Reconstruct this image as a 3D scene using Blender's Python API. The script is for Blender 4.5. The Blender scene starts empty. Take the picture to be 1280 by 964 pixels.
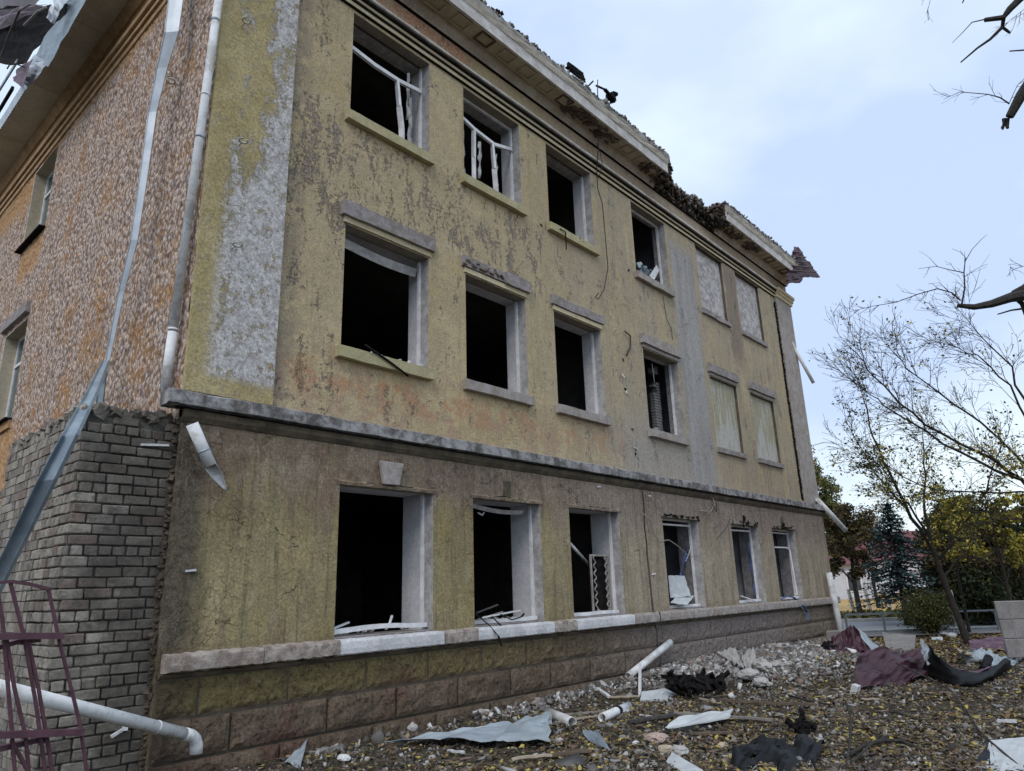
import bpy, math, random
import numpy as np
from mathutils import Vector, Matrix, noise as mnoise

random.seed(7); rs = np.random.RandomState(7)
S = bpy.context.scene
C = S.collection

# ------------------------------------------------------------------ camera
CAM = np.array([-3.1, -7.5, 1.65])
YAW, PIT, ROL = 0.84542, 0.279592, -0.030477
FPX = 881.53
FW = np.array([math.sin(YAW)*math.cos(PIT), math.cos(YAW)*math.cos(PIT), math.sin(PIT)])
_r = np.array([math.cos(YAW), -math.sin(YAW), 0.0]); _u = np.cross(_r, FW)
RT = math.cos(ROL)*_r + math.sin(ROL)*_u
UP = -math.sin(ROL)*_r + math.cos(ROL)*_u
cam = bpy.data.cameras.new('camera'); cam.sensor_width = 36.0; cam.lens = FPX/1280*36
cam.clip_start = 0.05; cam.clip_end = 3000
camo = bpy.data.objects.new('camera', cam); C.objects.link(camo)
camo.matrix_world = Matrix(((RT[0], UP[0], -FW[0], CAM[0]), (RT[1], UP[1], -FW[1], CAM[1]), (RT[2], UP[2], -FW[2], CAM[2]), (0, 0, 0, 1)))
S.camera = camo

def ray(px, py): return FW + RT*(px-640)/FPX - UP*(py-482)/FPX
def at(px, py, x=None, y=None, z=None, d=None):
    """the place in the yard (metres) seen at a point of the photograph, on a given wall plane, ground level or distance"""
    q = ray(px, py)
    if x is not None: k = (x-CAM[0])/q[0]
    elif y is not None: k = (y-CAM[1])/q[1]
    elif z is not None: k = (z-CAM[2])/q[2]
    else: k = d
    return Vector(CAM + q*k)
def gd(px, py, z=0.0): return at(px, py, z=z)

# ------------------------------------------------------------------ world, sun, exposure
W = bpy.data.worlds.new("World"); S.world = W; W.use_nodes = True
nt = W.node_tree; nt.nodes.clear()
SUN_EL, SUN_AZ = math.radians(44), math.radians(246)     # azimuth measured from +Y towards +X
out = nt.nodes.new('ShaderNodeOutputWorld'); bg = nt.nodes.new('ShaderNodeBackground')
sky = nt.nodes.new('ShaderNodeTexSky'); sky.sky_type = 'NISHITA'; sky.sun_disc = False
sky.sun_elevation = SUN_EL; sky.sun_rotation = SUN_AZ; sky.air_density = 1.0; sky.dust_density = 1.5
tc = nt.nodes.new('ShaderNodeTexCoord'); mp = nt.nodes.new('ShaderNodeMapping'); mp.inputs['Scale'].default_value = (1.0, 1.0, 2.2)
n1 = nt.nodes.new('ShaderNodeTexNoise'); n1.inputs['Scale'].default_value = 1.5; n1.inputs['Detail'].default_value = 5; n1.inputs['Roughness'].default_value = .5
cr = nt.nodes.new('ShaderNodeValToRGB')
cr.color_ramp.elements[0].position = .40; cr.color_ramp.elements[0].color = (5.7, 7.1, 9.7, 1)
cr.color_ramp.elements[1].position = .62; cr.color_ramp.elements[1].color = (9.2, 10.4, 10.9, 1)
mx = nt.nodes.new('ShaderNodeMixRGB'); mx.inputs[0].default_value = .92
nt.links.new(tc.outputs['Generated'], mp.inputs[0]); nt.links.new(mp.outputs[0], n1.inputs['Vector'])
nt.links.new(n1.outputs['Fac'], cr.inputs[0])
nt.links.new(sky.outputs[0], mx.inputs[1]); nt.links.new(cr.outputs[0], mx.inputs[2])
nt.links.new(mx.outputs[0], bg.inputs[0]); bg.inputs[1].default_value = .1
nt.links.new(bg.outputs[0], out.inputs[0])
sun = bpy.data.lights.new('sun', 'SUN'); sun.energy = 1.3; sun.angle = math.radians(28); sun.color = (1.0, .95, .88)
suno = bpy.data.objects.new('sun', sun); C.objects.link(suno)
sd = Vector((math.sin(SUN_AZ)*math.cos(SUN_EL), math.cos(SUN_AZ)*math.cos(SUN_EL), math.sin(SUN_EL)))
suno.rotation_euler = sd.to_track_quat('Z', 'Y').to_euler()
S.view_settings.view_transform = 'Standard'; S.view_settings.look = 'None'
S.view_settings.exposure = 0.17; S.view_settings.gamma = 1

# ------------------------------------------------------------------ material helpers
class NT:
    def __init__(s, m):
        m.use_nodes = True; s.t = m.node_tree; s.n = s.t.nodes; s.bsdf = s.n['Principled BSDF']
        s.tc = s.n.new('ShaderNodeTexCoord'); s.P = s.tc.outputs['Object']
        sp = s.n.new('ShaderNodeSeparateXYZ'); s.l(s.P, sp.inputs[0]); s.x, s.y, s.z = sp.outputs
    def l(s, a, b): s.t.links.new(a, b)
    def put(s, sock, v):
        if isinstance(v, (int, float)): sock.default_value = v
        elif isinstance(v, tuple): sock.default_value = v if len(v) == 4 else v+(1,)
        else: s.l(v, sock)
    def rnd(s):
        return s.n.new('ShaderNodeObjectInfo').outputs['Random']
    def island(s):
        return s.n.new('ShaderNodeNewGeometry').outputs['Random Per Island']
    def vec(s, sc=(1, 1, 1), rot=(0, 0, 0)):
        m = s.n.new('ShaderNodeMapping'); m.inputs['Scale'].default_value = sc; m.inputs['Rotation'].default_value = rot
        s.l(s.P, m.inputs[0]); return m.outputs[0]
    def noise(s, scale, det=4, rough=.6, v=None, dist=0, w=None):
        m = s.n.new('ShaderNodeTexNoise'); m.inputs['Scale'].default_value = scale; m.inputs['Detail'].default_value = det
        m.inputs['Roughness'].default_value = rough; m.inputs['Distortion'].default_value = dist
        if w is not None:
            m.noise_dimensions = '4D'; s.put(m.inputs['W'], w)
        s.l(v if v is not None else s.P, m.inputs['Vector']); return m.outputs['Fac']
    def vor(s, scale, v=None, feat='F1', out='Distance', rnd=1):
        m = s.n.new('ShaderNodeTexVoronoi'); m.feature = feat; m.inputs['Scale'].default_value = scale
        m.inputs['Randomness'].default_value = rnd
        s.l(v if v is not None else s.P, m.inputs['Vector']); return m.outputs[out]
    def m(s, op, a, b=0.0, c=None):
        n = s.n.new('ShaderNodeMath'); n.operation = op; s.put(n.inputs[0], a); s.put(n.inputs[1], b)
        if c is not None: s.put(n.inputs[2], c)
        return n.outputs[0]
    def add(s, a, b): return s.m('ADD', a, b)
    def mul(s, a, b): return s.m('MULTIPLY', a, b)
    def ss(s, v, a, b):
        n = s.n.new('ShaderNodeMapRange'); n.interpolation_type = 'SMOOTHSTEP'
        s.put(n.inputs[0], v)
        if a <= b: n.inputs[1].default_value = a; n.inputs[2].default_value = b; n.inputs[3].default_value = 0; n.inputs[4].default_value = 1
        else: n.inputs[1].default_value = b; n.inputs[2].default_value = a; n.inputs[3].default_value = 1; n.inputs[4].default_value = 0
        return n.outputs[0]
    def warp(s, scale, amt):
        m = s.n.new('ShaderNodeTexNoise'); m.inputs['Scale'].default_value = scale; m.inputs['Detail'].default_value = 4
        s.l(s.P, m.inputs['Vector']); a = s.n.new('ShaderNodeVectorMath'); a.operation = 'MULTIPLY_ADD'
        s.l(m.outputs['Color'], a.inputs[0]); a.inputs[1].default_value = (amt, amt, amt); s.l(s.P, a.inputs[2]); return a.outputs[0]
    def hair(s, scale, w, mask_lo=.5, mask_hi=.56, v=None):
        q = s.m('ABSOLUTE', s.add(s.noise(scale, 5, .6, v=v, dist=.6), -.5))
        return s.mul(s.ss(q, w, w*.35), s.ss(s.noise(scale*.8, 3, v=s.vec((1, 1, 1), (0, .4, .9))), mask_lo, mask_hi))
    def pos(s):
        sp = s.n.new('ShaderNodeSeparateXYZ'); g_ = s.n.new('ShaderNodeNewGeometry'); s.l(g_.outputs['Position'], sp.inputs[0]); return sp.outputs
    def band(s, v, a, b, e=.1): return s.mul(s.ss(v, a-e, a+e), s.ss(v, b+e, b-e))
    def mix(s, f, a, b):
        n = s.n.new('ShaderNodeMixRGB'); s.put(n.inputs[0], f); s.put(n.inputs[1], a); s.put(n.inputs[2], b); return n.outputs[0]
    def val(s, c, f):   # scale a colour by a number or socket
        n = s.n.new('ShaderNodeMixRGB'); n.blend_type = 'MULTIPLY'; n.inputs[0].default_value = 1
        s.put(n.inputs[1], c)
        cc = s.n.new('ShaderNodeCombineXYZ')
        for i in range(3): s.put(cc.inputs[i], f)
        s.l(cc.outputs[0], n.inputs[2]); return n.outputs[0]
    def mottle(s, col, scale=32, amt=.55, det=6, rough=.85, w=None):
        return s.val(col, s.add(1-amt*.5, s.mul(s.ss(s.noise(scale, det, rough, w=w), .34, .66), amt)))
    def fin(s, col, h=None, rough=.85, bump=.5, dist=.02, metal=0, spec=.3):
        s.put(s.bsdf.inputs['Base Color'], col); s.put(s.bsdf.inputs['Roughness'], rough)
        s.bsdf.inputs['Metallic'].default_value = metal; s.bsdf.inputs['Specular IOR Level'].default_value = spec
        if h is not None:
            b = s.n.new('ShaderNodeBump'); b.inputs['Strength'].default_value = bump; b.inputs['Distance'].default_value = dist
            s.l(h, b.inputs['Height']); s.l(b.outputs[0], s.bsdf.inputs['Normal'])
MATS = {}
def mat(name, fn):
    m = bpy.data.materials.new(name); n = NT(m); fn(n); MATS[name] = m; return m
def stained(name, c1, c2, sc=4, rough=.8, bump=.4, dist=.01, metal=0, dark=.55, spec=.3):
    def f(n):
        w = n.mul(n.rnd(), 30.0)
        a = n.noise(sc, 6, .65, w=w); b = n.noise(sc*7, 4, .7, w=w)
        c = n.mix(n.ss(a, .38, .62), c1, c2)
        c = n.mix(n.mul(n.ss(b, .55, .75), .5), c, tuple(x*dark for x in c1))
        if rough > .75: c = n.mottle(c, 30, .35, w=w)
        n.fin(c, n.add(a, n.mul(b, .4)), rough, bump, dist, metal, spec)
    return mat(name, f)

def f_plaster(n):
    big = n.noise(.55, 5, .6); med = n.noise(2.6, 8, .72, dist=.4); fine = n.noise(15, 8, .8); grit = n.noise(70, 3, .7)
    streak = n.noise(1.0, 6, .7, v=n.vec((4.5, 1, .35))); vst = n.noise(1.0, 8, .78, v=n.vec((3.0, 1, 1.3)))
    col = n.mix(n.ss(big, .35, .65), (.43, .335, .18), (.53, .42, .25))
    col = n.mix(n.mul(n.ss(med, .42, .6), .5), col, (.36, .30, .20))
    col = n.mix(n.mul(n.ss(fine, .45, .6), .3), col, (.50, .42, .285))
    col = n.mix(n.mul(n.ss(n.noise(.35, 4), .42, .62), .4), col, (.42, .345, .25))
    bl = n.noise(1.15, 8, .8, dist=.3); col = n.mix(n.mul(n.ss(bl, .50, .60), .28), col, (.31, .25, .185)); col = n.mix(n.mul(n.ss(bl, .46, .38), .4), col, (.52, .44, .31))
    # mauve grey where the paint has flaked away, thickest over the second storey windows
    pz = n.mul(n.band(n.z, 6.6, 8.3, .5), n.band(n.x, .6, 6.5, 1.0)); px = n.band(n.x, 1.0, 1.8, .35)
    m1 = n.add(n.add(n.mul(vst, .62), n.mul(fine, .45)), n.add(n.mul(pz, .045), n.mul(px, .03)))
    pm = n.ss(m1, .605, .635)
    rim = n.mul(n.ss(m1, .585, .605), n.ss(m1, .63, .61))
    flake = n.mix(n.ss(n.noise(30, 5, .75), .4, .6), (.215, .165, .14), (.36, .30, .275))
    col = n.mix(n.mul(rim, .35), col, (.52, .47, .33)); col = n.mix(n.mul(pm, .88), col, flake)
    lowm = n.mul(n.ss(n.z, 5.2, 3.9), n.ss(n.add(med, n.mul(streak, .5)), .70, .84))
    col = n.mix(n.mul(lowm, .75), col, n.mix(n.ss(fine, .4, .62), (.42, .25, .165), (.38, .30, .23)))
    und = n.mul(n.mul(n.band(n.z, 4.05, 4.5, .15), n.ss(n.noise(3.1, 7, .75), .48, .56)), n.ss(n.x, 9.5, 8.5))
    col = n.mix(n.mul(und, .75), col, n.mix(n.ss(fine, .42, .6), (.50, .24, .13), (.40, .28, .18)))
    fr = n.mul(n.mul(n.ss(n.z, 10.5, 10.6), n.band(n.x, 2.2, 4.6, .4)), n.ss(n.noise(1.6, 8, .8), .43, .52))
    brk = n.mix(n.ss(n.noise(22, 4, .7), .42, .58), (.46, .17, .09), (.5, .36, .27))
    pinkf = n.mul(n.ss(n.z, 10.45, 10.55), n.ss(n.x, 5, 9))
    col = n.mix(n.mul(pinkf, n.add(.35, n.mul(n.ss(med, .4, .6), .5))), col, (.42, .285, .225))
    col = n.mix(n.mul(fr, .9), col, brk)
    xx = n.add(n.x, n.mul(n.add(med, -.5), .9))
    g = n.mul(n.band(xx, 11.35, 12.55, .12), n.ss(n.z, 10.1, 9.5))
    g2 = n.mul(n.band(xx, 8.4, 12.5, .8), n.mul(n.ss(n.z, 5.6, 4.2), .6))
    g = n.m('MAXIMUM', g, g2)
    grey = n.mul(n.ss(n.x, 4.5, 10.0), n.ss(streak, .34, .56))
    col = n.mix(n.mul(grey, .65), col, (.335, .295, .235))
    col = n.mix(n.mul(n.ss(vst, .5, .62), n.mul(n.ss(n.x, 4.5, 8), .55)), col, (.36, .31, .265))
    col = n.mix(n.mul(g, .85), col, n.mix(n.ss(n.add(streak, n.mul(fine, .2)), .5, .72), (.30, .29, .295), (.385, .375, .38)))
    s2 = n.ss(n.noise(1.0, 7, .78, v=n.vec((9, 1, .5))), .53, .66)
    col = n.mix(n.mul(s2, .4), col, (.19, .155, .11))
    s3 = n.mul(n.ss(n.noise(1.0, 7, .8, v=n.vec((7, 1, .4), (0, 0, 0))), .5, .62), n.mul(n.ss(n.x, 13.5, 15), n.ss(n.z, 9.2, 7.6)))
    col = n.mix(n.mul(s3, .55), col, (.16, .13, .10))
    mid = n.mul(n.band(xx, 14.35, 15.1, .1), n.band(n.z, 7.4, 10.2, .3)); col = n.mix(n.mul(mid, .7), col, (.21, .165, .145))
    edge = n.mul(n.band(n.x, .98, 1.3, .1), n.ss(med, .38, .55))
    col = n.mix(n.mul(edge, .6), col, (.23, .19, .16))
    col = n.mix(n.mul(n.ss(fine, .60, .68), .6), col, (.20, .165, .115))
    col = n.mix(n.mul(n.ss(grit, .6, .75), .35), col, (.16, .135, .095))
    col = n.mottle(n.mottle(col, 34, .6), 9, .25)
    ck = n.hair(.9, .0022, .54, .6)
    col = n.mix(n.mul(ck, .6), col, (.12, .10, .075))
    h = n.add(n.add(n.mul(pm, -1.0), n.mul(fine, .6)), n.add(n.mul(grit, .25), n.mul(ck, -.8)))
    n.fin(col, h, .92, 1.0, .022, spec=.12)
mat('plaster', f_plaster)

def f_gplaster(n):
    big = n.noise(.6, 5, .6); med = n.noise(2.4, 8, .72, dist=.4); fine = n.noise(15, 8, .8); grit = n.noise(60, 3, .7)
    streak = n.noise(1.0, 8, .78, v=n.vec((2.6, 1, .5)), dist=.5)
    col = n.mix(n.ss(big, .35, .65), (.29, .235, .115), (.385, .315, .175))
    col = n.mix(n.mul(n.ss(med, .45, .6), .45), col, (.20, .17, .10))
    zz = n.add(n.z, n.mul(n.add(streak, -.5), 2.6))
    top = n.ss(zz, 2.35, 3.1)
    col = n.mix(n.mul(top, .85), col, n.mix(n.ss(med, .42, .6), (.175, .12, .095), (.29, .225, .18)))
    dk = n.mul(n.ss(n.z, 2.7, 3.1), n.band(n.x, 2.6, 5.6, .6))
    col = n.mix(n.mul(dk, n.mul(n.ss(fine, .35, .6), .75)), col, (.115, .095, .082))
    pk = n.mul(n.ss(streak, .5, .62), .7)
    col = n.mix(pk, col, n.mix(n.ss(med, .4, .6), (.25, .165, .12), (.24, .185, .13)))
    gn = n.mul(n.ss(n.noise(1.0, 6, .7, v=n.vec((4, 1, .4), (0, 0, 0)), dist=1.2), .54, .62), n.ss(n.x, 8, 6)); col = n.mix(n.mul(gn, .35), col, (.22, .215, .125))
    gr = n.ss(n.x, 5.0, 9.5)
    col = n.mix(n.mul(gr, .85), col, n.mix(n.ss(n.add(streak, n.mul(fine, .3)), .55, .78), (.32, .27, .21), (.43, .365, .29)))
    pu = n.mul(gr, n.mul(n.ss(zz, 2.4, 3.0), .75))
    col = n.mix(pu, col, n.mix(n.ss(fine, .42, .6), (.19, .145, .13), (.29, .24, .22)))
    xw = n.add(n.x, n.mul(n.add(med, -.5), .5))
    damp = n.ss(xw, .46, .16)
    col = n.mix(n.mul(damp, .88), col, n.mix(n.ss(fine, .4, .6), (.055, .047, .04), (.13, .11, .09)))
    low = n.mul(n.ss(n.add(n.z, n.mul(med, .4)), 1.5, 1.25), .55); col = n.mix(low, col, (.15, .12, .075))
    ch = n.mul(n.band(n.add(n.x, n.mul(n.add(fine, -.5), .35)), .42, .55, .03), n.band(n.z, 1.2, 2.0, .2))
    col = n.mix(n.mul(ch, .7), col, (.42, .34, .20))
    wj = n.mul(n.ss(n.noise(9, 7, .8, v=n.vec((3, 1, .6))), .56, .64), n.ss(n.z, 1.9, 3.0))
    col = n.mix(n.mul(wj, .6), col, (.42, .385, .34))
    s2 = n.ss(n.noise(1.0, 7, .8, v=n.vec((10, 1, .45))), .50, .64)
    bl = n.noise(1.3, 8, .8, v=n.vec((1.4, 1, .8)), dist=.3); col = n.mix(n.mul(n.ss(bl, .50, .60), .35), col, (.20, .155, .11)); col = n.mix(n.mul(n.ss(bl, .45, .37), .35), col, (.42, .36, .26))
    col = n.mix(n.mul(s2, .55), col, (.11, .092, .06))
    col = n.mix(n.mul(n.ss(fine, .57, .66), .6), col, (.12, .10, .07))
    col = n.mottle(n.mottle(col, 32, .65), 9, .25)
    craz = n.vor(8.5, v=n.warp(5, .2), feat='DISTANCE_TO_EDGE')
    cz = n.mul(n.ss(craz, .03, .008), n.mul(n.m('MAXIMUM', n.ss(n.x, 1.3, .5), n.ss(n.noise(1.3, 4), .60, .66)), n.ss(n.noise(4, 5, .8), .42, .6)))
    ck = n.m('MAXIMUM', n.mul(cz, .6), n.hair(.9, .0025, .5, .56))
    col = n.mix(n.mul(ck, .75), col, (.06, .05, .04))
    h = n.add(n.add(n.mul(fine, .7), n.mul(grit, .3)), n.mul(ck, -1.2))
    n.fin(col, h, .92, 1.0, .016, spec=.12)
mat('ground_floor_plaster', f_gplaster)

def f_pil(n):
    med = n.noise(2.2, 8, .72, dist=.5); fine = n.noise(14, 8, .8)
    vst = n.noise(1.5, 8, .75, v=n.vec((1.5, 1, .6)))
    col = n.mix(n.ss(med, .35, .65), (.34, .275, .135), (.43, .355, .20))
    low = n.ss(n.z, 7.6, 4.6)
    side = n.ss(n.x, .12, .34)
    rgt = n.mul(n.ss(n.x, .45, .9), .10)
    m1 = n.add(n.add(n.mul(vst, .715), n.mul(fine, .42)), n.add(n.mul(low, .145), rgt))
    wm = n.mul(n.mul(n.ss(m1, .60, .63), side), n.ss(n.z, 3.95, 4.08))
    hole = n.ss(n.noise(7, 7, .8), .56, .60)
    wm = n.mul(wm, n.m('SUBTRACT', 1.0, n.mul(hole, .9)))
    wh = n.mix(n.ss(n.noise(12, 6, .75), .42, .62), (.56, .55, .56), (.36, .335, .34))
    col = n.mix(n.mul(wm, .92), col, wh)
    gp = n.mul(n.ss(n.noise(5, 8, .8), .55, .6), .5); col = n.mix(gp, col, (.27, .235, .20))
    col = n.mix(n.mul(n.ss(fine, .60, .68), .6), col, (.18, .15, .10))
    col = n.mottle(col, 30, .7)
    n.fin(col, n.add(n.mul(wm, .5), n.mul(fine, .7)), .92, .9, .014, spec=.12)
mat('pilaster_paint', f_pil)

def f_rough(n):
    v2 = n.vec((1, 1.4, .85), (math.radians(38), 0, 0))
    a = n.noise(15, 7, .8, v=v2); b = n.vor(16, v=v2); bc = n.vor(16, v=v2, out='Color'); big = n.noise(1.1, 6, .7); md = n.noise(5, 6, .75)
    sp = n.n.new('ShaderNodeSeparateXYZ'); n.l(bc, sp.inputs[0])
    chip = n.mix(sp.outputs[0], (.48, .365, .30), (.70, .575, .50))
    chip = n.mix(n.ss(sp.outputs[1], .84, .9), chip, (.25, .205, .215))
    org = n.ss(n.add(n.add(big, n.mul(md, .5)), n.mul(n.ss(n.z, 7.5, 4.5), .06)), .80, .92)
    chip = n.mix(n.mul(org, n.ss(sp.outputs[2], .2, .4)), chip, (.50, .28, .13))
    col = n.mix(n.ss(n.add(b, n.mul(a, .6)), .80, .98), chip, n.mix(n.ss(big, .4, .6), (.29, .20, .15), (.37, .22, .13)))
    col = n.mix(n.mul(n.ss(a, .41, .31), .8), col, (.13, .085, .065))  # gaps and pits between the chips: their shade is put into the colour
    # bare orange render under the mouldings and beneath the side windows
    e = n.mul(n.add(md, -.5), 1.1)
    o1 = n.mul(n.ss(n.add(n.z, e), 9.35, 9.75), n.ss(n.y, 7.9, 8.4))
    o2 = n.mul(n.band(n.add(n.z, e), 7.65, 8.5, .12), n.band(n.add(n.y, n.mul(e, .5)), 6.85, 8.25, .1))
    o3 = n.mul(n.ss(n.add(n.z, e), 4.75, 4.45), n.ss(n.add(n.y, e), 6.3, 6.6)); o4 = n.mul(n.ss(n.add(n.z, n.mul(e, .4)), 10.02, 10.14), .8)
    om = n.m('MAXIMUM', n.m('MAXIMUM', o1, o2), n.m('MAXIMUM', o3, o4))
    col = n.mix(n.mul(om, .9), col, n.mix(n.ss(md, .4, .62), (.33, .18, .075), (.45, .28, .15)))
    n.fin(col, n.mul(n.add(n.mul(b, -.9), n.mul(a, .9)), n.m('SUBTRACT', 1.0, n.mul(om, .75))), .95, 1.0, .045, spec=.1)
mat('roughcast', f_rough)
stained('orange_plaster', (.36, .20, .085), (.42, .26, .13), 3, .9, .6, .01)
stained('brown_moulding', (.36, .22, .11), (.48, .33, .19), 5, .85, .4, .01)
stained('cornice_plaster', (.52, .47, .41), (.38, .33, .27), 3, .9, .6, .01)
stained('coffer_plaster', (.40, .34, .25), (.48, .42, .32), 3, .9, .6, .01)
stained('fascia_plaster', (.60, .58, .57), (.44, .41, .39), 4, .9, .5, .01)
stained('belt_stone', (.34, .33, .335), (.10, .092, .088), 6, .9, .9, .02)
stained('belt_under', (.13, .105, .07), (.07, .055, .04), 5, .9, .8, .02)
stained('moulding_ochre', (.52, .44, .28), (.58, .50, .35), 6, .9, .5, .01)
stained('moulding_pale', (.58, .56, .53), (.42, .38, .33), 4, .9, .5, .01)
stained('sill_ochre', (.36, .32, .18), (.42, .37, .23), 5, .9, .6, .01)
stained('sill_grey', (.36, .33, .32), (.28, .24, .21), 6, .9, .6, .01)
stained('hood_grey', (.31, .28, .29), (.22, .19, .17), 8, .95, .9, .015)
stained('reveal_grey', (.42, .41, .41), (.28, .265, .26), 7, .9, .4, .01)
stained('reveal_white', (.60, .59, .61), (.50, .495, .52), 3, .8, .3, .006, dark=.5)
stained('stripped_jamb', (.17, .165, .17), (.26, .25, .26), 9, .95, 1, .03)
stained('reveal_soffit', (.30, .27, .22), (.24, .21, .18), 5, .9, .3, .005)
stained('frame_white', (.78, .78, .80), (.62, .62, .64), 6, .6, .2, .003, dark=.7)
stained('blind_panel', (.54, .52, .52), (.29, .26, .255), 9, .95, 1, .01)
def f_blind2(n):
    st = n.noise(1, 7, .7, v=n.vec((8, 1, 1))); a = n.noise(16, 5, .7)
    c = n.mix(n.ss(n.add(n.mul(st, .7), n.add(n.mul(a, .3), n.mul(n.ss(n.z, 5.9, 5.0), .06))), .50, .56), (.34, .31, .21), (.46, .45, .43))
    n.fin(c, a, .95, .6, .01)
mat('blind_flaked', f_blind2)
stained('painted_ledge', (.64, .63, .65), (.50, .49, .50), 3, .85, .5, .008, dark=.5)
stained('ledge_concrete', (.42, .37, .33), (.24, .19, .165), 7, .95, 1, .03)
def f_stone(n):
    w = n.mul(n.rnd(), 40.0)
    a = n.noise(2.2, 6, .7, w=w); b = n.noise(18, 7, .8); c2 = n.noise(60, 3, .7)
    c = n.mix(n.ss(a, .38, .62), (.14, .105, .075), (.215, .165, .12))
    ol = n.mul(n.mul(n.ss(n.z, .5, .62), n.ss(n.x, 8.5, 3.0)), n.mul(n.ss(a, .30, .52), .8))
    c = n.mix(ol, c, (.215, .175, .075))
    red = n.mul(n.ss(n.noise(1.1, 7, .75), .53, .60), n.ss(n.x, 6, 3))
    c = n.mix(n.mul(red, .38), c, (.16, .065, .055))
    c = n.mix(n.mul(n.ss(n.x, 6.0, 10.5), .75), c, n.mix(n.ss(b, .4, .6), (.215, .185, .18), (.35, .31, .305)))
    c = n.mix(n.mul(n.ss(n.x, 14, 17), .6), c, (.18, .145, .10))
    c = n.mix(n.mul(n.ss(b, .52, .60), .7), c, (.035, .028, .022))
    c = n.mix(n.mul(n.ss(c2, .60, .7), .4), c, (.24, .20, .16))
    c = n.mottle(c, 26, .7)
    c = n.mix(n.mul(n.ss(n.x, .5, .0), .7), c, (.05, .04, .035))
    n.fin(c, n.add(b, n.mul(c2, .3)), .95, 1.0, .045, spec=.12)
mat('rusticated_stone', f_stone)
stained('plinth_mortar', (.06, .05, .04), (.10, .08, .06), 5, .95, .8, .02)
def brick_col(n, r, w):
    X, Y, Z = n.pos()
    a = n.noise(9, 6, .75, w=w); b = n.noise(38, 5, .75, w=w)
    c = n.mix(n.ss(r, .1, .9), (.20, .18, .155), (.33, .30, .26))
    c = n.mix(n.ss(n.m('FRACT', n.mul(r, 7.0)), .85, .97), c, (.20, .155, .135))
    c = n.mix(n.mul(n.ss(a, .46, .66), .75), c, (.085, .076, .07))
    c = n.mix(n.mul(n.ss(b, .54, .66), .5), c, (.33, .31, .28))
    # damp soot creeping over the yard face towards the building corner and along the top courses
    g_ = n.n.new('ShaderNodeNewGeometry'); nz = n.n.new('ShaderNodeTexNoise'); nz.inputs['Scale'].default_value = 2.2; nz.inputs['Detail'].default_value = 6; n.l(g_.outputs['Position'], nz.inputs['Vector'])
    d = n.add(n.add(n.mul(n.ss(X, -.95, .0), .38), n.mul(n.ss(Y, .12, .0), .22)), n.add(n.mul(n.ss(Z, 2.6, 3.4), .12), n.mul(n.ss(Z, .9, .2), .12)))
    dm = n.ss(n.add(d, nz.outputs['Fac']), .72, 1.0)
    c = n.mottle(c, 24, .5, w=w)
    c = n.mix(n.mul(dm, .68), c, (.06, .053, .047))
    return c, n.add(a, n.mul(b, .7))
def f_brick(n):
    r = n.rnd(); c, h = brick_col(n, r, n.mul(r, 60.0)); n.fin(c, h, .95, 1.0, .014, spec=.12)
mat('grey_brick', f_brick)
def f_bricks_stuff(n):
    r = n.island(); c, h = brick_col(n, r, n.mul(r, 60.0)); n.fin(c, h, .95, 1.0, .012, spec=.12)
mat('grey_brick_mass', f_bricks_stuff)
stained('mortar', (.065, .06, .054), (.12, .11, .10), 9, .95, .8, .02)
def f_pvc(n):
    w = n.mul(n.rnd(), 20.0); a = n.noise(3, 6, .75, w=w); b = n.noise(22, 6, .8, w=w)
    c = n.mix(n.ss(a, .4, .6), (.72, .73, .75), (.58, .59, .60)); c = n.mix(n.mul(n.ss(a, .50, .60), .55), c, (.36, .34, .31)); c = n.mix(n.mul(n.ss(b, .56, .66), .55), c, (.25, .23, .20))
    n.fin(c, b, .55, .25, .003, spec=.35)
mat('pvc', f_pvc)
stained('zinc', (.30, .36, .41), (.20, .25, .30), 3, .5, .3, .006, metal=.35, dark=.7, spec=.5)
stained('zinc_light', (.52, .56, .61), (.40, .44, .49), 3, .45, .3, .006, metal=.3, dark=.75, spec=.5)
stained('zinc_ground', (.36, .41, .45), (.28, .32, .36), 3, .55, .3, .006, metal=.1, dark=.7)
stained('maroon_sheet', (.058, .018, .030), (.036, .012, .020), 3, .5, .3, .006, metal=.0, dark=.5, spec=.45)
stained('maroon_faded', (.16, .09, .13), (.09, .04, .07), 4, .6, .3, .006, spec=.4)
stained('maroon_paint', (.105, .045, .065), (.07, .03, .04), 12, .6, .4, .004, spec=.4)
stained('black_char_and_shade', (.010, .009, .010), (.022, .020, .020), 8, .95, .8, .02, spec=.05)  # charred things, cracks, and the strips painted in as shade under mouldings
stained('black_foil', (.008, .0085, .010), (.016, .017, .020), 5, .5, .5, .01, spec=.12)
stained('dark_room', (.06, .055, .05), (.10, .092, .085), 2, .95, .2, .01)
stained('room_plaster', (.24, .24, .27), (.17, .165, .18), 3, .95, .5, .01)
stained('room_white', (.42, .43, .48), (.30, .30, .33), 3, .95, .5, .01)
stained('broken_core', (.10, .075, .06), (.17, .13, .105), 9, .95, 1, .02)
stained('concrete_top', (.36, .35, .33), (.17, .16, .15), 5, .95, 1, .02)
stained('eave_panel', (.42, .39, .32), (.50, .47, .40), 2, .85, .2, .005)
stained('wood_old', (.14, .105, .075), (.09, .065, .05), 8, .9, .6, .006)
stained('wood_grey', (.27, .245, .22), (.19, .17, .15), 8, .9, .6, .006)
stained('wood_pale', (.45, .38, .30), (.35, .29, .22), 8, .9, .5, .006)
stained('white_board', (.52, .55, .57), (.44, .46, .48), 4, .7, .2, .004, dark=.75)
stained('foam', (.62, .63, .64), (.50, .51, .53), 8, .9, .5, .01, dark=.75)
stained('rubble_pale', (.42, .41, .40), (.33, .31, .29), 7, .95, .9, .02)
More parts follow.
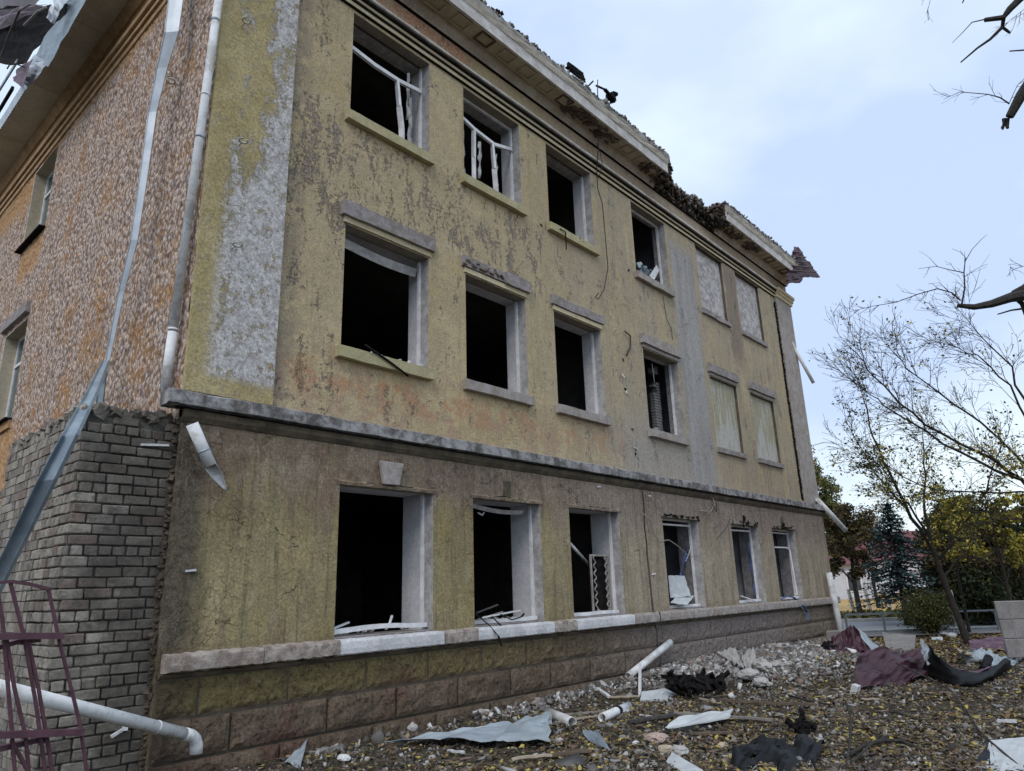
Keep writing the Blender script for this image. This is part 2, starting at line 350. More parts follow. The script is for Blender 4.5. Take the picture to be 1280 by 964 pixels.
stained('rubble_pink', (.45, .34, .30), (.38, .30, .27), 7, .95, .9, .02)
stained('rubble_grey', (.26, .25, .24), (.20, .19, .18), 7, .95, .9, .02)
stained('curtain', (.55, .54, .54), (.40, .38, .36), 5, .95, .5, .01)
stained('blue_cloth', (.05, .085, .24), (.12, .16, .28), 6, .9, .4, .01)
stained('cable_black', (.03, .028, .027), (.05, .045, .04), 9, .6, .2, .002)
stained('cable_pale', (.35, .33, .31), (.25, .23, .21), 9, .6, .2, .002)
stained('steel_dark', (.08, .075, .075), (.13, .11, .10), 9, .55, .3, .003, metal=.4)
stained('spring_wire', (.40, .36, .34), (.28, .24, .22), 9, .6, .2, .002)
stained('bark', (.022, .019, .017), (.04, .033, .028), 14, .95, .9, .01)
stained('bark_near', (.03, .027, .026), (.05, .044, .04), 20, .95, .9, .01)
stained('concrete_panel', (.27, .255, .25), (.21, .195, .19), 2.5, .9, .5, .01)
stained('road', (.22, .24, .27), (.19, .205, .23), 1.2, .9, .3, .01)
stained('pavement', (.20, .19, .195), (.16, .15, .15), 1.2, .9, .3, .01)
stained('kerb', (.40, .40, .41), (.32, .32, .33), 2, .9, .3, .01)
stained('rail_paint', (.16, .18, .20), (.12, .13, .15), 8, .6, .2, .004)
stained('post_paint', (.55, .53, .50), (.42, .40, .37), 4, .8, .2, .004)
stained('roof_red', (.17, .065, .07), (.13, .05, .055), 1.0, .8, .2, .01)
stained('far_wall', (.55, .56, .62), (.48, .48, .52), .6, .9, .2, .01)
stained('far_glass', (.04, .05, .06), (.06, .07, .08), .6, .3, .1, .01)
def f_ground(n):
    a = n.noise(.7, 6, .65); b = n.noise(6, 7, .75); c3 = n.noise(45, 5, .8)
    far = n.ss(n.x, 15.5, 17.5)
    near = n.mix(n.ss(b, .4, .62), (.05, .042, .032), (.11, .093, .068))
    near = n.mix(n.mul(n.ss(a, .5, .62), .4), near, (.09, .085, .045))
    near = n.mix(n.mul(n.ss(c3, .52, .66), .7), near, (.22, .195, .155))
    near = n.mix(n.mul(n.ss(c3, .46, .36), .7), near, (.03, .027, .022))
    lf = n.mix(n.ss(b, .4, .6), (.20, .115, .055), (.30, .19, .08))
    lf = n.mix(n.mul(n.ss(c3, .5, .62), .6), lf, (.10, .06, .035))
    dry = n.mix(n.ss(a, .4, .6), (.17, .13, .065), (.23, .18, .09))
    col = n.mix(far, near, lf); col = n.mix(n.ss(n.x, 26, 30), col, dry)
    n.fin(col, n.add(b, n.mul(c3, .7)), .97, 1, .04, spec=.1)
mat('soil', f_ground)
def f_field(n):
    a = n.noise(.25, 6, .7); b = n.noise(3, 5, .7)
    n.fin(n.mix(n.ss(a, .4, .6), n.mix(b, (.36, .22, .075), (.46, .30, .12)), (.42, .29, .14)), b, .97, .5, .05, spec=.05)
mat('dry_field', f_field)
def f_verge(n):
    b = n.noise(2, 6, .7); n.fin(n.mix(n.ss(b, .4, .6), (.15, .15, .07), (.24, .20, .10)), b, .97, .5, .05, spec=.05)
mat('verge', f_verge)
mat('side_glass', lambda n: n.fin(n.mix(n.ss(n.noise(1.5), .4, .6), (.03, .07, .08), (.06, .11, .12)), None, .12, spec=.6))
def leafmat(name, cols, rough=.7, trans=0):
    def f(n):
        r = n.island(); k = n.n.new('ShaderNodeValToRGB'); e = k.color_ramp.elements
        k.color_ramp.interpolation = 'CONSTANT'
        for i, c in enumerate(cols):
            p = i/len(cols)
            if i < 2: e[i].position = p; e[i].color = c+(1,)
            else:
                q = e.new(p); q.color = c+(1,)
        n.l(r, k.inputs[0]); n.fin(k.outputs[0], None, rough, spec=.2)
    return mat(name, f)
leafmat('fallen_leaf', [(.21, .145, .06), (.11, .075, .04), (.31, .235, .06), (.07, .05, .033), (.17, .135, .075), (.44, .36, .09), (.055, .04, .028), (.28, .215, .13), (.12, .105, .065), (.19, .125, .07), (.09, .07, .05), (.15, .13, .08), (.24, .18, .10), (.08, .062, .045)])
leafmat('gravel', [(.12, .11, .10), (.20, .19, .18), (.065, .06, .055), (.14, .12, .10), (.38, .37, .36), (.10, .085, .07), (.16, .10, .075), (.24, .225, .21), (.08, .07, .065), (.05, .045, .04)], .95)
leafmat('rubble_mix', [(.24, .235, .235), (.37, .365, .365), (.13, .125, .12), (.27, .24, .22), (.56, .555, .555), (.14, .13, .125), (.20, .15, .125), (.26, .255, .255), (.08, .075, .07), (.16, .15, .145)], .95)
leafmat('roof_rubble_mat', [(.16, .15, .135), (.26, .25, .235), (.09, .085, .075), (.20, .17, .15), (.34, .33, .32), (.12, .10, .085)], .95)
leafmat('core_mix', [(.04, .032, .027), (.085, .062, .05), (.022, .019, .017), (.13, .09, .07), (.06, .05, .045), (.17, .155, .14)], .95)
leafmat('spruce_needles', [(.03, .06, .06), (.05, .09, .095), (.02, .04, .04), (.08, .13, .14)], .8)
leafmat('dark_foliage', [(.018, .026, .012), (.03, .042, .016), (.012, .018, .010), (.045, .05, .02)], .8)
leafmat('olive_foliage', [(.05, .065, .025), (.09, .10, .035), (.035, .045, .018), (.16, .14, .04)], .8)
leafmat('willow_foliage', [(.09, .12, .05), (.14, .165, .07), (.06, .085, .035), (.28, .20, .05)], .8)
leafmat('brown_foliage', [(.045, .038, .022), (.07, .055, .028), (.09, .07, .03), (.03, .026, .02), (.13, .10, .035)], .8)
leafmat('yellow_foliage', [(.30, .25, .035), (.38, .32, .05), (.19, .18, .035), (.10, .11, .03), (.46, .38, .08), (.07, .08, .03)], .75)

# ------------------------------------------------------------------ mesh helpers
class MB:
    def __init__(s): s.v = []; s.f = []
    def add(s, vs, fs):
        b = len(s.v); s.v += [tuple(p) for p in vs]; s.f += [tuple(i+b for i in f) for f in fs]; return s
    def box(s, x0, x1, y0, y1, z0, z1):
        v = [(x, y, z) for x in (x0, x1) for y in (y0, y1) for z in (z0, z1)]
        return s.add(v, [(0, 1, 3, 2), (4, 6, 7, 5), (0, 4, 5, 1), (2, 3, 7, 6), (0, 2, 6, 4), (1, 5, 7, 3)])
    def bar(s, a, b, w, h=None, up=(0, 0, 1)):
        h = h or w; a = Vector(a); b = Vector(b); d = (b-a).normalized(); u = Vector(up)
        sd_ = d.cross(u)
        if sd_.length < 1e-3: sd_ = d.cross(Vector((1, 0, 0)))
        sd_.normalize(); u = sd_.cross(d)
        v = [p+sd_*w/2*i+u*h/2*j for p in (a, b) for i, j in ((-1, -1), (1, -1), (1, 1), (-1, 1))]
        return s.add(v, [(3, 2, 1, 0), (4, 5, 6, 7), (0, 1, 5, 4), (1, 2, 6, 5), (2, 3, 7, 6), (3, 0, 4, 7)])
    def tube(s, pts, r, n=6, cap=True, hollow=0):
        pts = [Vector(p) for p in pts]; rr = r if isinstance(r, (list, tuple)) else [r]*len(pts)
        vs = []; fs = []; prev = None
        for i, p in enumerate(pts):
            d = (pts[min(i+1, len(pts)-1)]-pts[max(i-1, 0)]).normalized()
            if prev is None:
                x = d.cross(Vector((0, 0, 1)))
                if x.length < .05: x = d.cross(Vector((1, 0, 0)))
            else: x = prev-d*prev.dot(d)
            x.normalize(); prev = x; y = d.cross(x)
            for k in range(n):
                a = 2*math.pi*k/n; vs.append(p+(x*math.cos(a)+y*math.sin(a))*rr[i])
        for i in range(len(pts)-1):
            for k in range(n):
                a = i*n+k; b = i*n+(k+1) % n; fs.append((a, b, b+n, a+n))
        if cap and not hollow: fs.append(tuple(range(n))[::-1]); fs.append(tuple((len(pts)-1)*n+k for k in range(n)))
        s.add(vs, fs)
        if hollow:   # inner skin with rims
            m = MB(); m.tube(pts, [q*hollow for q in rr], n, cap=False)
            b0 = len(s.v)-len(vs); s.add(m.v, [f[::-1] for f in m.f]); b1 = b0+len(vs)
            for e in (0, (len(pts)-1)*n):
                for k in range(n):
                    k2 = (k+1) % n; q = (b0+e+k, b0+e+k2, b1+e+k2, b1+e+k); s.f.append(q if e else q[::-1])
        return s
    def prof(s, pr, x0, x1, axis='x', wob=0, seg=1, caps=True):
        """extrude a closed profile of (depth, z) along x (front) or along y (left wall)"""
        n = len(pr); vs = []; fs = []
        for i in range(seg+1):
            t = x0+(x1-x0)*i/seg
            for (a, z) in pr:
                ja = (random.random()-.5)*wob; jz = (random.random()-.5)*wob
                vs.append((t, a+ja, z+jz) if axis == 'x' else (a+ja, t, z+jz))
        for i in range(seg):
            for k in range(n):
                a = i*n+k; b = i*n+(k+1) % n; fs.append((a, b, b+n, a+n))
        if caps: fs.append(tuple(range(n))); fs.append(tuple(seg*n+k for k in range(n))[::-1])
        return s.add(vs, fs)
    def chunk(s, c, sz, j=.25):
        c = Vector(c); e = Vector((random.uniform(-1, 1), random.uniform(-1, 1), random.uniform(-1, 1)))
        q = Matrix.Rotation(random.uniform(0, 6.28), 3, e.normalized()) if e.length > .01 else Matrix.Identity(3)
        if isinstance(sz, (int, float)): sz = (sz, sz*random.uniform(.6, 1), sz*random.uniform(.4, .8))
        v = [c+q@Vector(((i-.5)*sz[0]*(1+random.uniform(-j, j)), (k-.5)*sz[1]*(1+random.uniform(-j, j)), (l-.5)*sz[2]*(1+random.uniform(-j, j)))) for i in (0, 1) for k in (0, 1) for l in (0, 1)]
        return s.add(v, [(0, 1, 3, 2), (4, 6, 7, 5), (0, 4, 5, 1), (2, 3, 7, 6), (0, 2, 6, 4), (1, 5, 7, 3)])
    def build(s, name, m, parent=None, smooth=False, label=None, kind=None, bevel=0, fix=False):
        me = bpy.data.meshes.new(name); me.from_pydata(s.v, [], s.f); me.update()
        if fix:
            import bmesh
            bm = bmesh.new(); bm.from_mesh(me); bmesh.ops.recalc_face_normals(bm, faces=bm.faces); bm.to_mesh(me); bm.free()
        if smooth: me.polygons.foreach_set('use_smooth', [True]*len(me.polygons))
        o = bpy.data.objects.new(name, me); C.objects.link(o)
        if m: me.materials.append(MATS[m])
        if parent: o.parent = parent
        if label: o['label'] = label
        if kind: o['kind'] = kind
        if bevel:
            b = o.modifiers.new('bevel', 'BEVEL'); b.width = bevel; b.segments = 2
        return o
def tag(o, label, cat, group=None, kind=None):
    o['label'] = label; o['category'] = cat
    if group: o['group'] = group
    if kind: o['kind'] = kind
    return o
def empty(name, loc, label=None, cat=None, group=None):
    o = bpy.data.objects.new(name, None); C.objects.link(o); o.location = loc; o.empty_display_size = .2
    if label: tag(o, label, cat, group)
    return o
def under(o, parent):
    """parent keeping world coordinates"""
    o.parent = parent; o.matrix_parent_inverse = Matrix.Translation(-Vector(parent.location)); return o
def npmesh(name, V, F, m, smooth=False):
    me = bpy.data.meshes.new(name); V = np.asarray(V, np.float32); F = np.asarray(F, np.int32)
    k = F.shape[1]
    me.vertices.add(len(V)); me.vertices.foreach_set('co', V.ravel())
    me.loops.add(F.size); me.loops.foreach_set('vertex_index', F.ravel())
    me.polygons.add(len(F)); me.polygons.foreach_set('loop_start', np.arange(0, F.size, k, dtype=np.int32))
    me.update(calc_edges=True); me.validate()
    if smooth: me.polygons.foreach_set('use_smooth', [True]*len(F))
    o = bpy.data.objects.new(name, me); C.objects.link(o); me.materials.append(MATS[m]); return o
def rotm(n):
    """n random rotation matrices"""
    q = rs.normal(size=(n, 4)); q /= np.linalg.norm(q, axis=1)[:, None]; w, x, y, z = q.T
    return np.stack([1-2*(y*y+z*z), 2*(x*y-z*w), 2*(x*z+y*w), 2*(x*y+z*w), 1-2*(x*x+z*z), 2*(y*z-x*w), 2*(x*z-y*w), 2*(y*z+x*w), 1-2*(x*x+y*y)], 1).reshape(n, 3, 3)
def tiltm(n, amt):
    """mostly flat random orientations"""
    a = rs.uniform(0, 6.283, n); t = rs.normal(0, amt, n); b = rs.uniform(0, 6.283, n)
    ca, sa = np.cos(a), np.sin(a); Z0 = np.zeros(n); I = np.ones(n)
    Rz = np.stack([ca, -sa, Z0, sa, ca, Z0, Z0, Z0, I], 1).reshape(n, 3, 3)
    ux, uy = np.cos(b), np.sin(b); c, s_ = np.cos(t), np.sin(t)
    Rt = np.stack([c+ux*ux*(1-c), ux*uy*(1-c), uy*s_, ux*uy*(1-c), c+uy*uy*(1-c), -ux*s_, -uy*s_, ux*s_, c], 1).reshape(n, 3, 3)
    return Rt@Rz
BOXV = np.array([(x, y, z) for x in (-.5, .5) for y in (-.5, .5) for z in (-.5, .5)])
BOXF = np.array([(0, 1, 3, 2), (4, 6, 7, 5), (0, 4, 5, 1), (2, 3, 7, 6), (0, 2, 6, 4), (1, 5, 7, 3)])
def scatter_chunks(name, P, size, m, flat=.7, tilt=None):
    n = len(P); sz = np.asarray(size).reshape(n, 1, 1)*np.stack([rs.uniform(.8, 1.5, n), rs.uniform(.6, 1.1, n), rs.uniform(.35, .8, n)*flat], 1)[:, None, :]
    V = BOXV[None]*sz*(1+rs.uniform(-.3, .3, (n, 8, 3)))
    R = rotm(n) if tilt is None else tiltm(n, tilt)
    V = np.einsum('nij,nkj->nki', R, V)+P[:, None, :]
    F = BOXF[None]+(np.arange(n)*8)[:, None, None]
    return npmesh(name, V.reshape(-1, 3), F.reshape(-1, 4), m)
LEAFV = np.array([(-.5, 0, 0), (-.1, -.3, .06), (.5, 0, 0), (-.1, .3, .06)])
def scatter_leaves(name, P, size, m, tilt=.5, rnd=False):
    n = len(P); V = LEAFV[None]*np.asarray(size).reshape(n, 1, 1)*rs.uniform(.7, 1.3, (n, 1, 1))
    R = rotm(n) if rnd else tiltm(n, tilt)
    V = np.einsum('nij,nkj->nki', R, V)+P[:, None, :]
    F = np.array([[0, 1, 2, 3]])[None]+(np.arange(n)*4)[:, None, None]
    return npmesh(name, V.reshape(-1, 3), F.reshape(-1, 4), m)
def fbm(x, y, s=1.0):
    return mnoise.fractal(Vector((x*s, y*s, 3.3)), .6, 2.0, 4)
def sheet(name, P00, P10, P01, P11, m, nx=12, ny=8, amp=.03, th=.004, seed=0, parent=None, label=None, bend=None, corr=0, jag=.022):
    """a crumpled thin sheet over four corners, with real thickness"""
    P00, P10, P01, P11 = [Vector(p) for p in (P00, P10, P01, P11)]; nn = (P10-P00).cross(P01-P00).normalized()
    mb = MB(); vs = []
    for j in range(ny+1):
        for i in range(nx+1):
            s_, t = i/nx, j/ny
            if i in (0, nx): s_ += jag*1.4*mnoise.noise(Vector((t*7, seed*3.1, i)))+jag*.6*(random.random()-.5)
            if j in (0, ny): t += jag*2*mnoise.noise(Vector((s_*9, seed*2.3, j)))+jag*.8*(random.random()-.5)
            p = P00*(1-s_)*(1-t)+P10*s_*(1-t)+P01*(1-s_)*t+P11*s_*t
            k = mnoise.noise(Vector((s_*4+seed*7.1, t*3, seed)))*amp*2+mnoise.noise(Vector((s_*11+seed, t*9, 5)))*amp*.7
            if corr: k += corr*(1 if math.sin(s_*nx*1.05) > 0 else -1)*.5
            if bend: k += bend(s_, t)
            vs.append(p+nn*k)
    fs = [(j*(nx+1)+i, j*(nx+1)+i+1, (j+1)*(nx+1)+i+1, (j+1)*(nx+1)+i) for j in range(ny) for i in range(nx)]
    mb.add(vs, fs); o = mb.build(name, m, parent, label=label)
    sm = o.modifiers.new('thick', 'SOLIDIFY'); sm.thickness = th
    return o

# ------------------------------------------------------------------ ground, road (the setting)
def heap(x, y):
    """height of the rubble-strewn ground"""
    h = fbm(x, y, .9)*.03
    if 3 < x < 20 and -4.5 < y < .3:
        h += .17*math.exp(-((x-11.5)/4.2)**2-((y+.7)/1.1)**2)+.10*math.exp(-((x-8.6)/1.3)**2-((y+2.0)/.7)**2)
    if 0 < x < 19: h += .02*math.exp(-((y+.3)/.5)**2)
    return h
def hgrid(x): return heap(x[0], x[1])
xs = sorted(set([-400, -150, -60, -25, -12]+[round(-6+.5*i, 2) for i in range(12)]+[round(.2*i, 2) for i in range(0, 100)]+[20+i for i in range(0, 16)]+[40, 50, 65, 90, 130, 200, 350, 600]))
ys = sorted(set([-600, -300, -150, -80, -40, -25, -18, -14]+[round(-12+.5*i, 2) for i in range(12)]+[round(-6+.2*i, 2) for i in range(32)]+[1, 3, 6, 10, 14, 20, 30, 45, 70, 110, 200, 350, 600]))
gv = [(x, y, heap(x, y) if (-8 < x < 34 and -13 < y < 12) else 0.0) for y in ys for x in xs]
nx = len(xs); gf = [(j*nx+i, j*nx+i+1, (j+1)*nx+i+1, (j+1)*nx+i) for j in range(len(ys)-1) for i in range(nx-1)]
g = MB().add(gv, gf).build('ground', 'soil', smooth=True, kind='structure')
g['label'] = 'trodden earth yard littered with leaves and rubble'
FH = Vector((math.sin(YAW), math.cos(YAW), 0)); RH = Vector((math.cos(YAW), -math.sin(YAW), 0))
def rd(dep, lat, z=0.0):     # yard point by distance ahead and distance to the right of the viewer
    p = Vector((CAM[0], CAM[1], 0))+FH*dep+RH*lat; p.z = z; return p
def strip(name, d0, d1, z, m, l0=-60, l1=90, label=None):
    o = MB().add([rd(d0, l0, z), rd(d0, l1, z), rd(d1, l1, z), rd(d1, l0, z)], [(0, 1, 2, 3)]).build(name, m, kind='structure'); o['label'] = label; return o
strip('pavement', 20.9, 22.2, .06, 'pavement', label='grey pavement along the near side of the street')
strip('road', 22.4, 28.4, .03, 'road', label='bluish grey asphalt street beyond the yard')
strip('verge', 28.6, 31.6, .10, 'verge', label='rough green and yellow verge on the far side of the street')
strip('field', 31.6, 75, .14, 'dry_field', label='dry yellow field behind the white posts')
for d in (22.2, 28.4):
    mb = MB(); mb.bar(rd(d+.1, -60, .07), rd(d+.1, 90, .07), .2, .14); o = mb.build('kerb', 'kerb', kind='structure'); o['label'] = 'pale concrete kerb of the street'
far_hill = MB()
nh = 40
vs = []
for i in range(nh+1):
    l = -200+i*13.0
    for d, z in ((170, -1), (190, 4+2*fbm(l*.01, 2)), (260, 7+4*fbm(l*.02, 5)), (420, -1)): vs.append(rd(d, l, z))
far_hill.add(vs, [(i*4+k, (i+1)*4+k, (i+1)*4+k+1, i*4+k+1) for i in range(nh) for k in range(3)])
o = far_hill.build('hill', 'verge', smooth=True, kind='structure'); o['label'] = 'low rise far beyond the field'

# ------------------------------------------------------------------ the building
B = empty('damaged_building', (0, 0, 0), 'three storey ochre plastered building with blown out windows and a torn roof edge', 'building')
WX = [(1.98, 3.51), (4.30, 5.78), (6.59, 8.09), (9.68, 11.19), (12.78, 14.27), (15.14, 16.70)]
XE = 19.12
GX = [(1.98, 3.52), (4.30, 5.84), (6.61, 8.13), (9.70, 11.20), (12.82, 14.31), (15.20, 16.73)]
def wall_open(x0, x1, z0, z1, y, ops, depth, name, m, label, axis='x', fine=.45, recess=()):
    """wall skin with openings cut out; ops are (a0,a1,z0,z1) rectangles"""
    X = sorted(set([x0, x1]+[v for o_ in list(ops)+list(recess) for v in o_[:2]])); Z = sorted(set([z0, z1]+[v for o_ in list(ops)+list(recess) for v in o_[2:4]]))
    mb = MB()
    allo = list(ops)+list(recess)
    for i in range(len(X)-1):
        for j in range(len(Z)-1):
            cx, cz = (X[i]+X[i+1])/2, (Z[j]+Z[j+1])/2
            if any(o_[0] < cx < o_[1] and o_[2] < cz < o_[3] for o_ in allo): continue
            q = [(X[i], y, Z[j]), (X[i+1], y, Z[j]), (X[i+1], y, Z[j+1]), (X[i], y, Z[j+1])]
            if axis == 'y': q = [(y, a, c) for a, _, c in q][::-1]
            mb.add(q, [(0, 1, 2, 3)])
    return mb.build(name, m, B, label=label)
upper = [(a, b, 4.775, 6.58) for a, b in WX[:4]]+[(a, b, 8.38, 10.18) for a, b in WX[:4]]
blind = [(a, b, 4.775, 6.58) for a, b in WX[4:]]+[(a, b, 8.38, 10.18) for a, b in WX[4:]]
wall_open(0, XE, 3.6, 11.15, 0, upper, .5, 'wall', 'plaster', 'flaking ochre plaster of the two upper storeys', recess=blind)
gops = [(a, b, 1.14, 2.96) for a, b in GX]
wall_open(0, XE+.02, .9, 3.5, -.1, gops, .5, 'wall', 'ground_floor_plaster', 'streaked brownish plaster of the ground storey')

# window openings: reveals, frames, and what is left of the sashes
def window(a, b, z0, z1, y0, fr=.18, label=None, skip=()):
    inn = .47 if y0 == 0 else .55
    far_w = a > 9; inn = inn-.12 if far_w else inn; jm = 'stripped_jamb' if far_w else 'reveal_white'
    for x_, sg in ((b, 1), (a, -1)):
        q = [(x_, y0, z0), (x_, fr, z0), (x_, fr, z1), (x_, y0, z1)]; MB().add(q if sg > 0 else q[::-1], [(0, 1, 2, 3)]).build('outer_jamb', 'reveal_grey', B)
        MB().box(*sorted((x_+sg*.002, x_+sg*.03)), fr+.05, inn, z0, z1).build('inner_jamb', jm, B, label='white painted inner side of the opening' if not far_w else 'inner side of the opening stripped to grey masonry')
    MB().add([(a, y0, z1), (b, y0, z1), (b, fr, z1), (a, fr, z1)], [(0, 1, 2, 3)]).build('outer_soffit', 'reveal_soffit', B)
    MB().box(a, b, fr+.05, inn, z1+.001, z1+.03).build('inner_soffit', 'reveal_white' if z0 < 8 else 'reveal_grey', B)
    MB().box(a, b, y0+.02, inn, z0-.04, z0-.001).build('opening_base', 'sill_grey', B)
    t = .035
    w = MB().box(b-t, b-.001, fr, fr+.048, z0, z1)
    if 'top' not in skip: w.box(a+t, b-t+.01, fr+.002, fr+.046, z1-t-.01, z1-.002)
    o = w.build('window_frame', 'frame_white', B, label=label)
    MB().box(a+.001, a+t, fr, fr+.048, z0, z1).build('stile', 'frame_white', o)
    return o
for k, (a, b) in enumerate(WX[:4]):
    window(a, b, 8.38, 10.18, 0, skip=('top',) if k in (0, 2) else ())
    window(a, b, 4.775, 6.58, 0, skip=('top',))
frames = []
for k, (a, b) in enumerate(GX):
    frames.append(window(a, b, 1.14, 2.96, -.1, fr=.08, skip=('top',) if k < 3 else ()))
def bent_bar(pts, w, d, name, parent, m='frame_white'):
    mb = MB()
    for p, q in zip(pts[:-1], pts[1:]): mb.bar(p, q, d, w)
    return mb.build(name, m, parent)
fr = MB().box(2.0, 3.49, .17, .172, 8.39, 8.40).build('window_sash', 'frame_white', B, label='bent white sash remains of the leftmost top floor window')
bent_bar([(1.99, .16, 9.70), (2.5, .15, 9.62), (2.95, .12, 9.58), (3.48, .18, 9.70)], .065, .05, 'transom', fr)
bent_bar([(2.93, .13, 9.57), (2.98, .12, 9.1), (3.05, .14, 8.75), (3.07, .15, 8.40)], .04, .085, 'mullion', fr)
fr = MB().box(4.31, 5.76, .17, .172, 8.39, 8.40).build('window_sash', 'frame_white', B, label='white sash with two mullions and torn curtain in the second top floor window')
bent_bar([(4.31, .16, 9.72), (4.72, .15, 9.6), (5.2, .13, 9.52), (5.75, .18, 9.70)], .06, .05, 'transom', fr)
bent_bar([(4.70, .15, 9.58), (4.69, .15, 9.0), (4.70, .16, 8.40)], .04, .075, 'mullion', fr)
bent_bar([(5.17, .14, 9.52), (5.20, .13, 9.0), (5.27, .16, 8.55)], .04, .085, 'mullion', fr)
def rag(name, pts, wid, m, parent=None, label=None, seed=1):
    """hanging torn strip of cloth or film"""
    mb = MB(); n = len(pts); vs = []
    for i, p in enumerate(pts):
        w = wid*(.6+.8*abs(mnoise.noise(Vector((i*.7, seed, 0)))+.3)); p = Vector(p)
        vs += [p+Vector((-w/2, .02*math.sin(i*2.1), 0)), p+Vector((0, -.03*math.cos(i*1.7), 0)), p+Vector((w/2, .02*math.sin(i*1.3+1), 0))]
    mb.add(vs, [(i*3+k, i*3+k+1, i*3+k+4, i*3+k+3) for i in range(n-1) for k in (0, 1)])
    o = mb.build(name, m, parent, label=label, smooth=True); s_ = o.modifiers.new('thick', 'SOLIDIFY'); s_.thickness = .004; return o
rag('curtain', [(4.9, .2, 9.45-.09*i) for i in range(4)]+[(4.88+.02*math.sin(i), .2, 9.1-.08*i) for i in range(6)], .08, 'curtain', fr)
for (x, z0, z1, w, s_) in ((3.33, 8.45, 9.55, .09, 3), (3.28, 9.1, 10.0, .07, 4)):
    rag('film_scrap', [(x+.02*math.sin(i*1.9), .27, z1-(z1-z0)*i/9) for i in range(10)], w, 'curtain', B, seed=s_)
rag('film_scrap', [(4.52+.02*math.sin(i*1.9), .24, 9.5-.11*i) for i in range(10)], .05, 'room_white', B, seed=6)
rag('film_scrap', [(5.33+.015*math.sin(i*2.9), .2, 9.4-.09*i) for i in range(10)], .05, 'curtain', B, seed=8)

def sag(a, b, y, z, drop, h, lab):
    mb = MB(); n = 12; vs = []
    for i in range(n+1):
        t = i/n; d_ = drop*math.sin(t*math.pi*.75); vs += [(a+(b-a)*t, y, z-d_), (a+(b-a)*t, y+.03, z-d_-h)]
    mb.add(vs, [(i*2, i*2+1, i*2+3, i*2+2) for i in range(n)]); o = mb.build('sagging_board', 'reveal_grey', B, label=lab); q = o.modifiers.new('thick', 'SOLIDIFY'); q.thickness = .012
sag(2.0, 3.44, .20, 6.50, .07, .13, 'white board sagging from the head of the leftmost second storey window')
sag(4.32, 5.7, .12, 2.93, .09, .06, 'white board sagging in the head of the second ground window')
MB().tube([(4.7, .2, 2.78), (4.78, .18, 2.74), (4.84, .2, 2.79)], .012, 5).build('film_scrap', 'foam', B)

# bottom frame bars
def lowbar(a, b, y, z, w=.05, sag=.015, name='sill_board', m='frame_white'):
    n = 6; mb = MB(); pts = [(a+(b-a)*i/n, y+random.uniform(-.012, .012), z+sag*math.sin(i*math.pi/n)+random.uniform(-.006, .006)) for i in range(n+1)]
    for p, q in zip(pts[:-1], pts[1:]): mb.bar(p, q, .06, w)
    return mb.build(name, m, B)
for k, (a, b) in enumerate(GX):
    lowbar(a+.01, b-.02, .05-.03*(k == 0), 1.19+(.02 if k == 0 else 0), .055, .03 if k == 0 else .004)
for a, b in WX[:3]: lowbar(a-.0, b-.02, .10, 4.80, .035, -.012)
lowbar(*[WX[3][0], WX[3][1]-.02], .1, 8.41, .04)
# D,E,F ground windows: transom bars
for k in (3, 4): bent_bar([(GX[k][0]+.04, .105, 2.83), (GX[k][1]-.04, .105, 2.84)], .035, .04, 'transom', frames[k])
bent_bar([(GX[5][0]+.04, .105, 2.48), (GX[5][1]-.2, .105, 2.49), (GX[5][1]-.05, .09, 2.42)], .035, .04, 'transom', frames[5])
bent_bar([(GX[5][0]+.04, .105, 2.86), (GX[5][1]-.04, .105, 2.86)], .03, .04, 'transom', frames[5])
bent_bar([(GX[5][1]-.08, .07, 2.42), (GX[5][1]-.06, .04, 1.25)], .035, .03, 'mullion', frames[5])

# hoods over second storey windows, sills
def chipped(name, m, x0, x1, y0, y1, z0, z1, seg=8, wob=.012, label=None):
    o = MB().prof([(y1, z0), (y0, z0), (y0, z1), (y1, z1)], x0, x1, seg=seg, wob=wob).build(name, m, B, label=label, fix=True); return o
for k, (a, b) in enumerate(WX):
    x0, x1 = a-.09, b+.07
    if k == 1:
        chipped('window_hood', 'hood_grey', x0, x0+1.0, -.05, .02, 6.70, 6.88, label='hood broken back to bare brick'); chipped('window_hood', 'hood_grey', x0+1.0, x1, -.085, .02, 6.685, 6.90)
        mb = MB()
        for i in range(16): mb.chunk((x0+.03+i*.06, -.055, 6.72+.1*random.random()), (.07, .04, .03))
        mb.build('exposed_brick', 'broken_core', B, kind='stuff')
    elif k == 2: chipped('window_hood', 'hood_grey', x0, x1, -.055, .02, 6.70, 6.88, wob=.02, label='hood with its face flaked off')
    else: chipped('window_hood', 'hood_grey' if k != 3 else 'sill_grey', x0, x1, -.085, .02, 6.685, 6.90)
    chipped('hood_fillet', 'moulding_ochre' if k < 3 else 'sill_grey', x0+.05, x1-.04, -.03, .02, 6.60, 6.683, wob=.004)
for k, (a, b) in enumerate(WX):
    m1 = 'sill_ochre' if k < 2 else 'sill_grey'
    for z0 in (8.38, 4.775):
        mm = 'sill_ochre' if (z0 > 8 and k < 3) or (z0 < 5 and k == 0) else 'sill_grey'
        if k >= 4: chipped('window_sill', 'hood_grey', a-.06, b+.05, -.07, .08, z0-.12, z0-.0, wob=.008 if not (k == 4 and z0 > 8) else .03)
        else: chipped('window_sill', mm, a-.09, b+.04, -.10, .005, z0-.165, z0-.012, wob=.008 if k < 3 or z0 < 5 else .022)
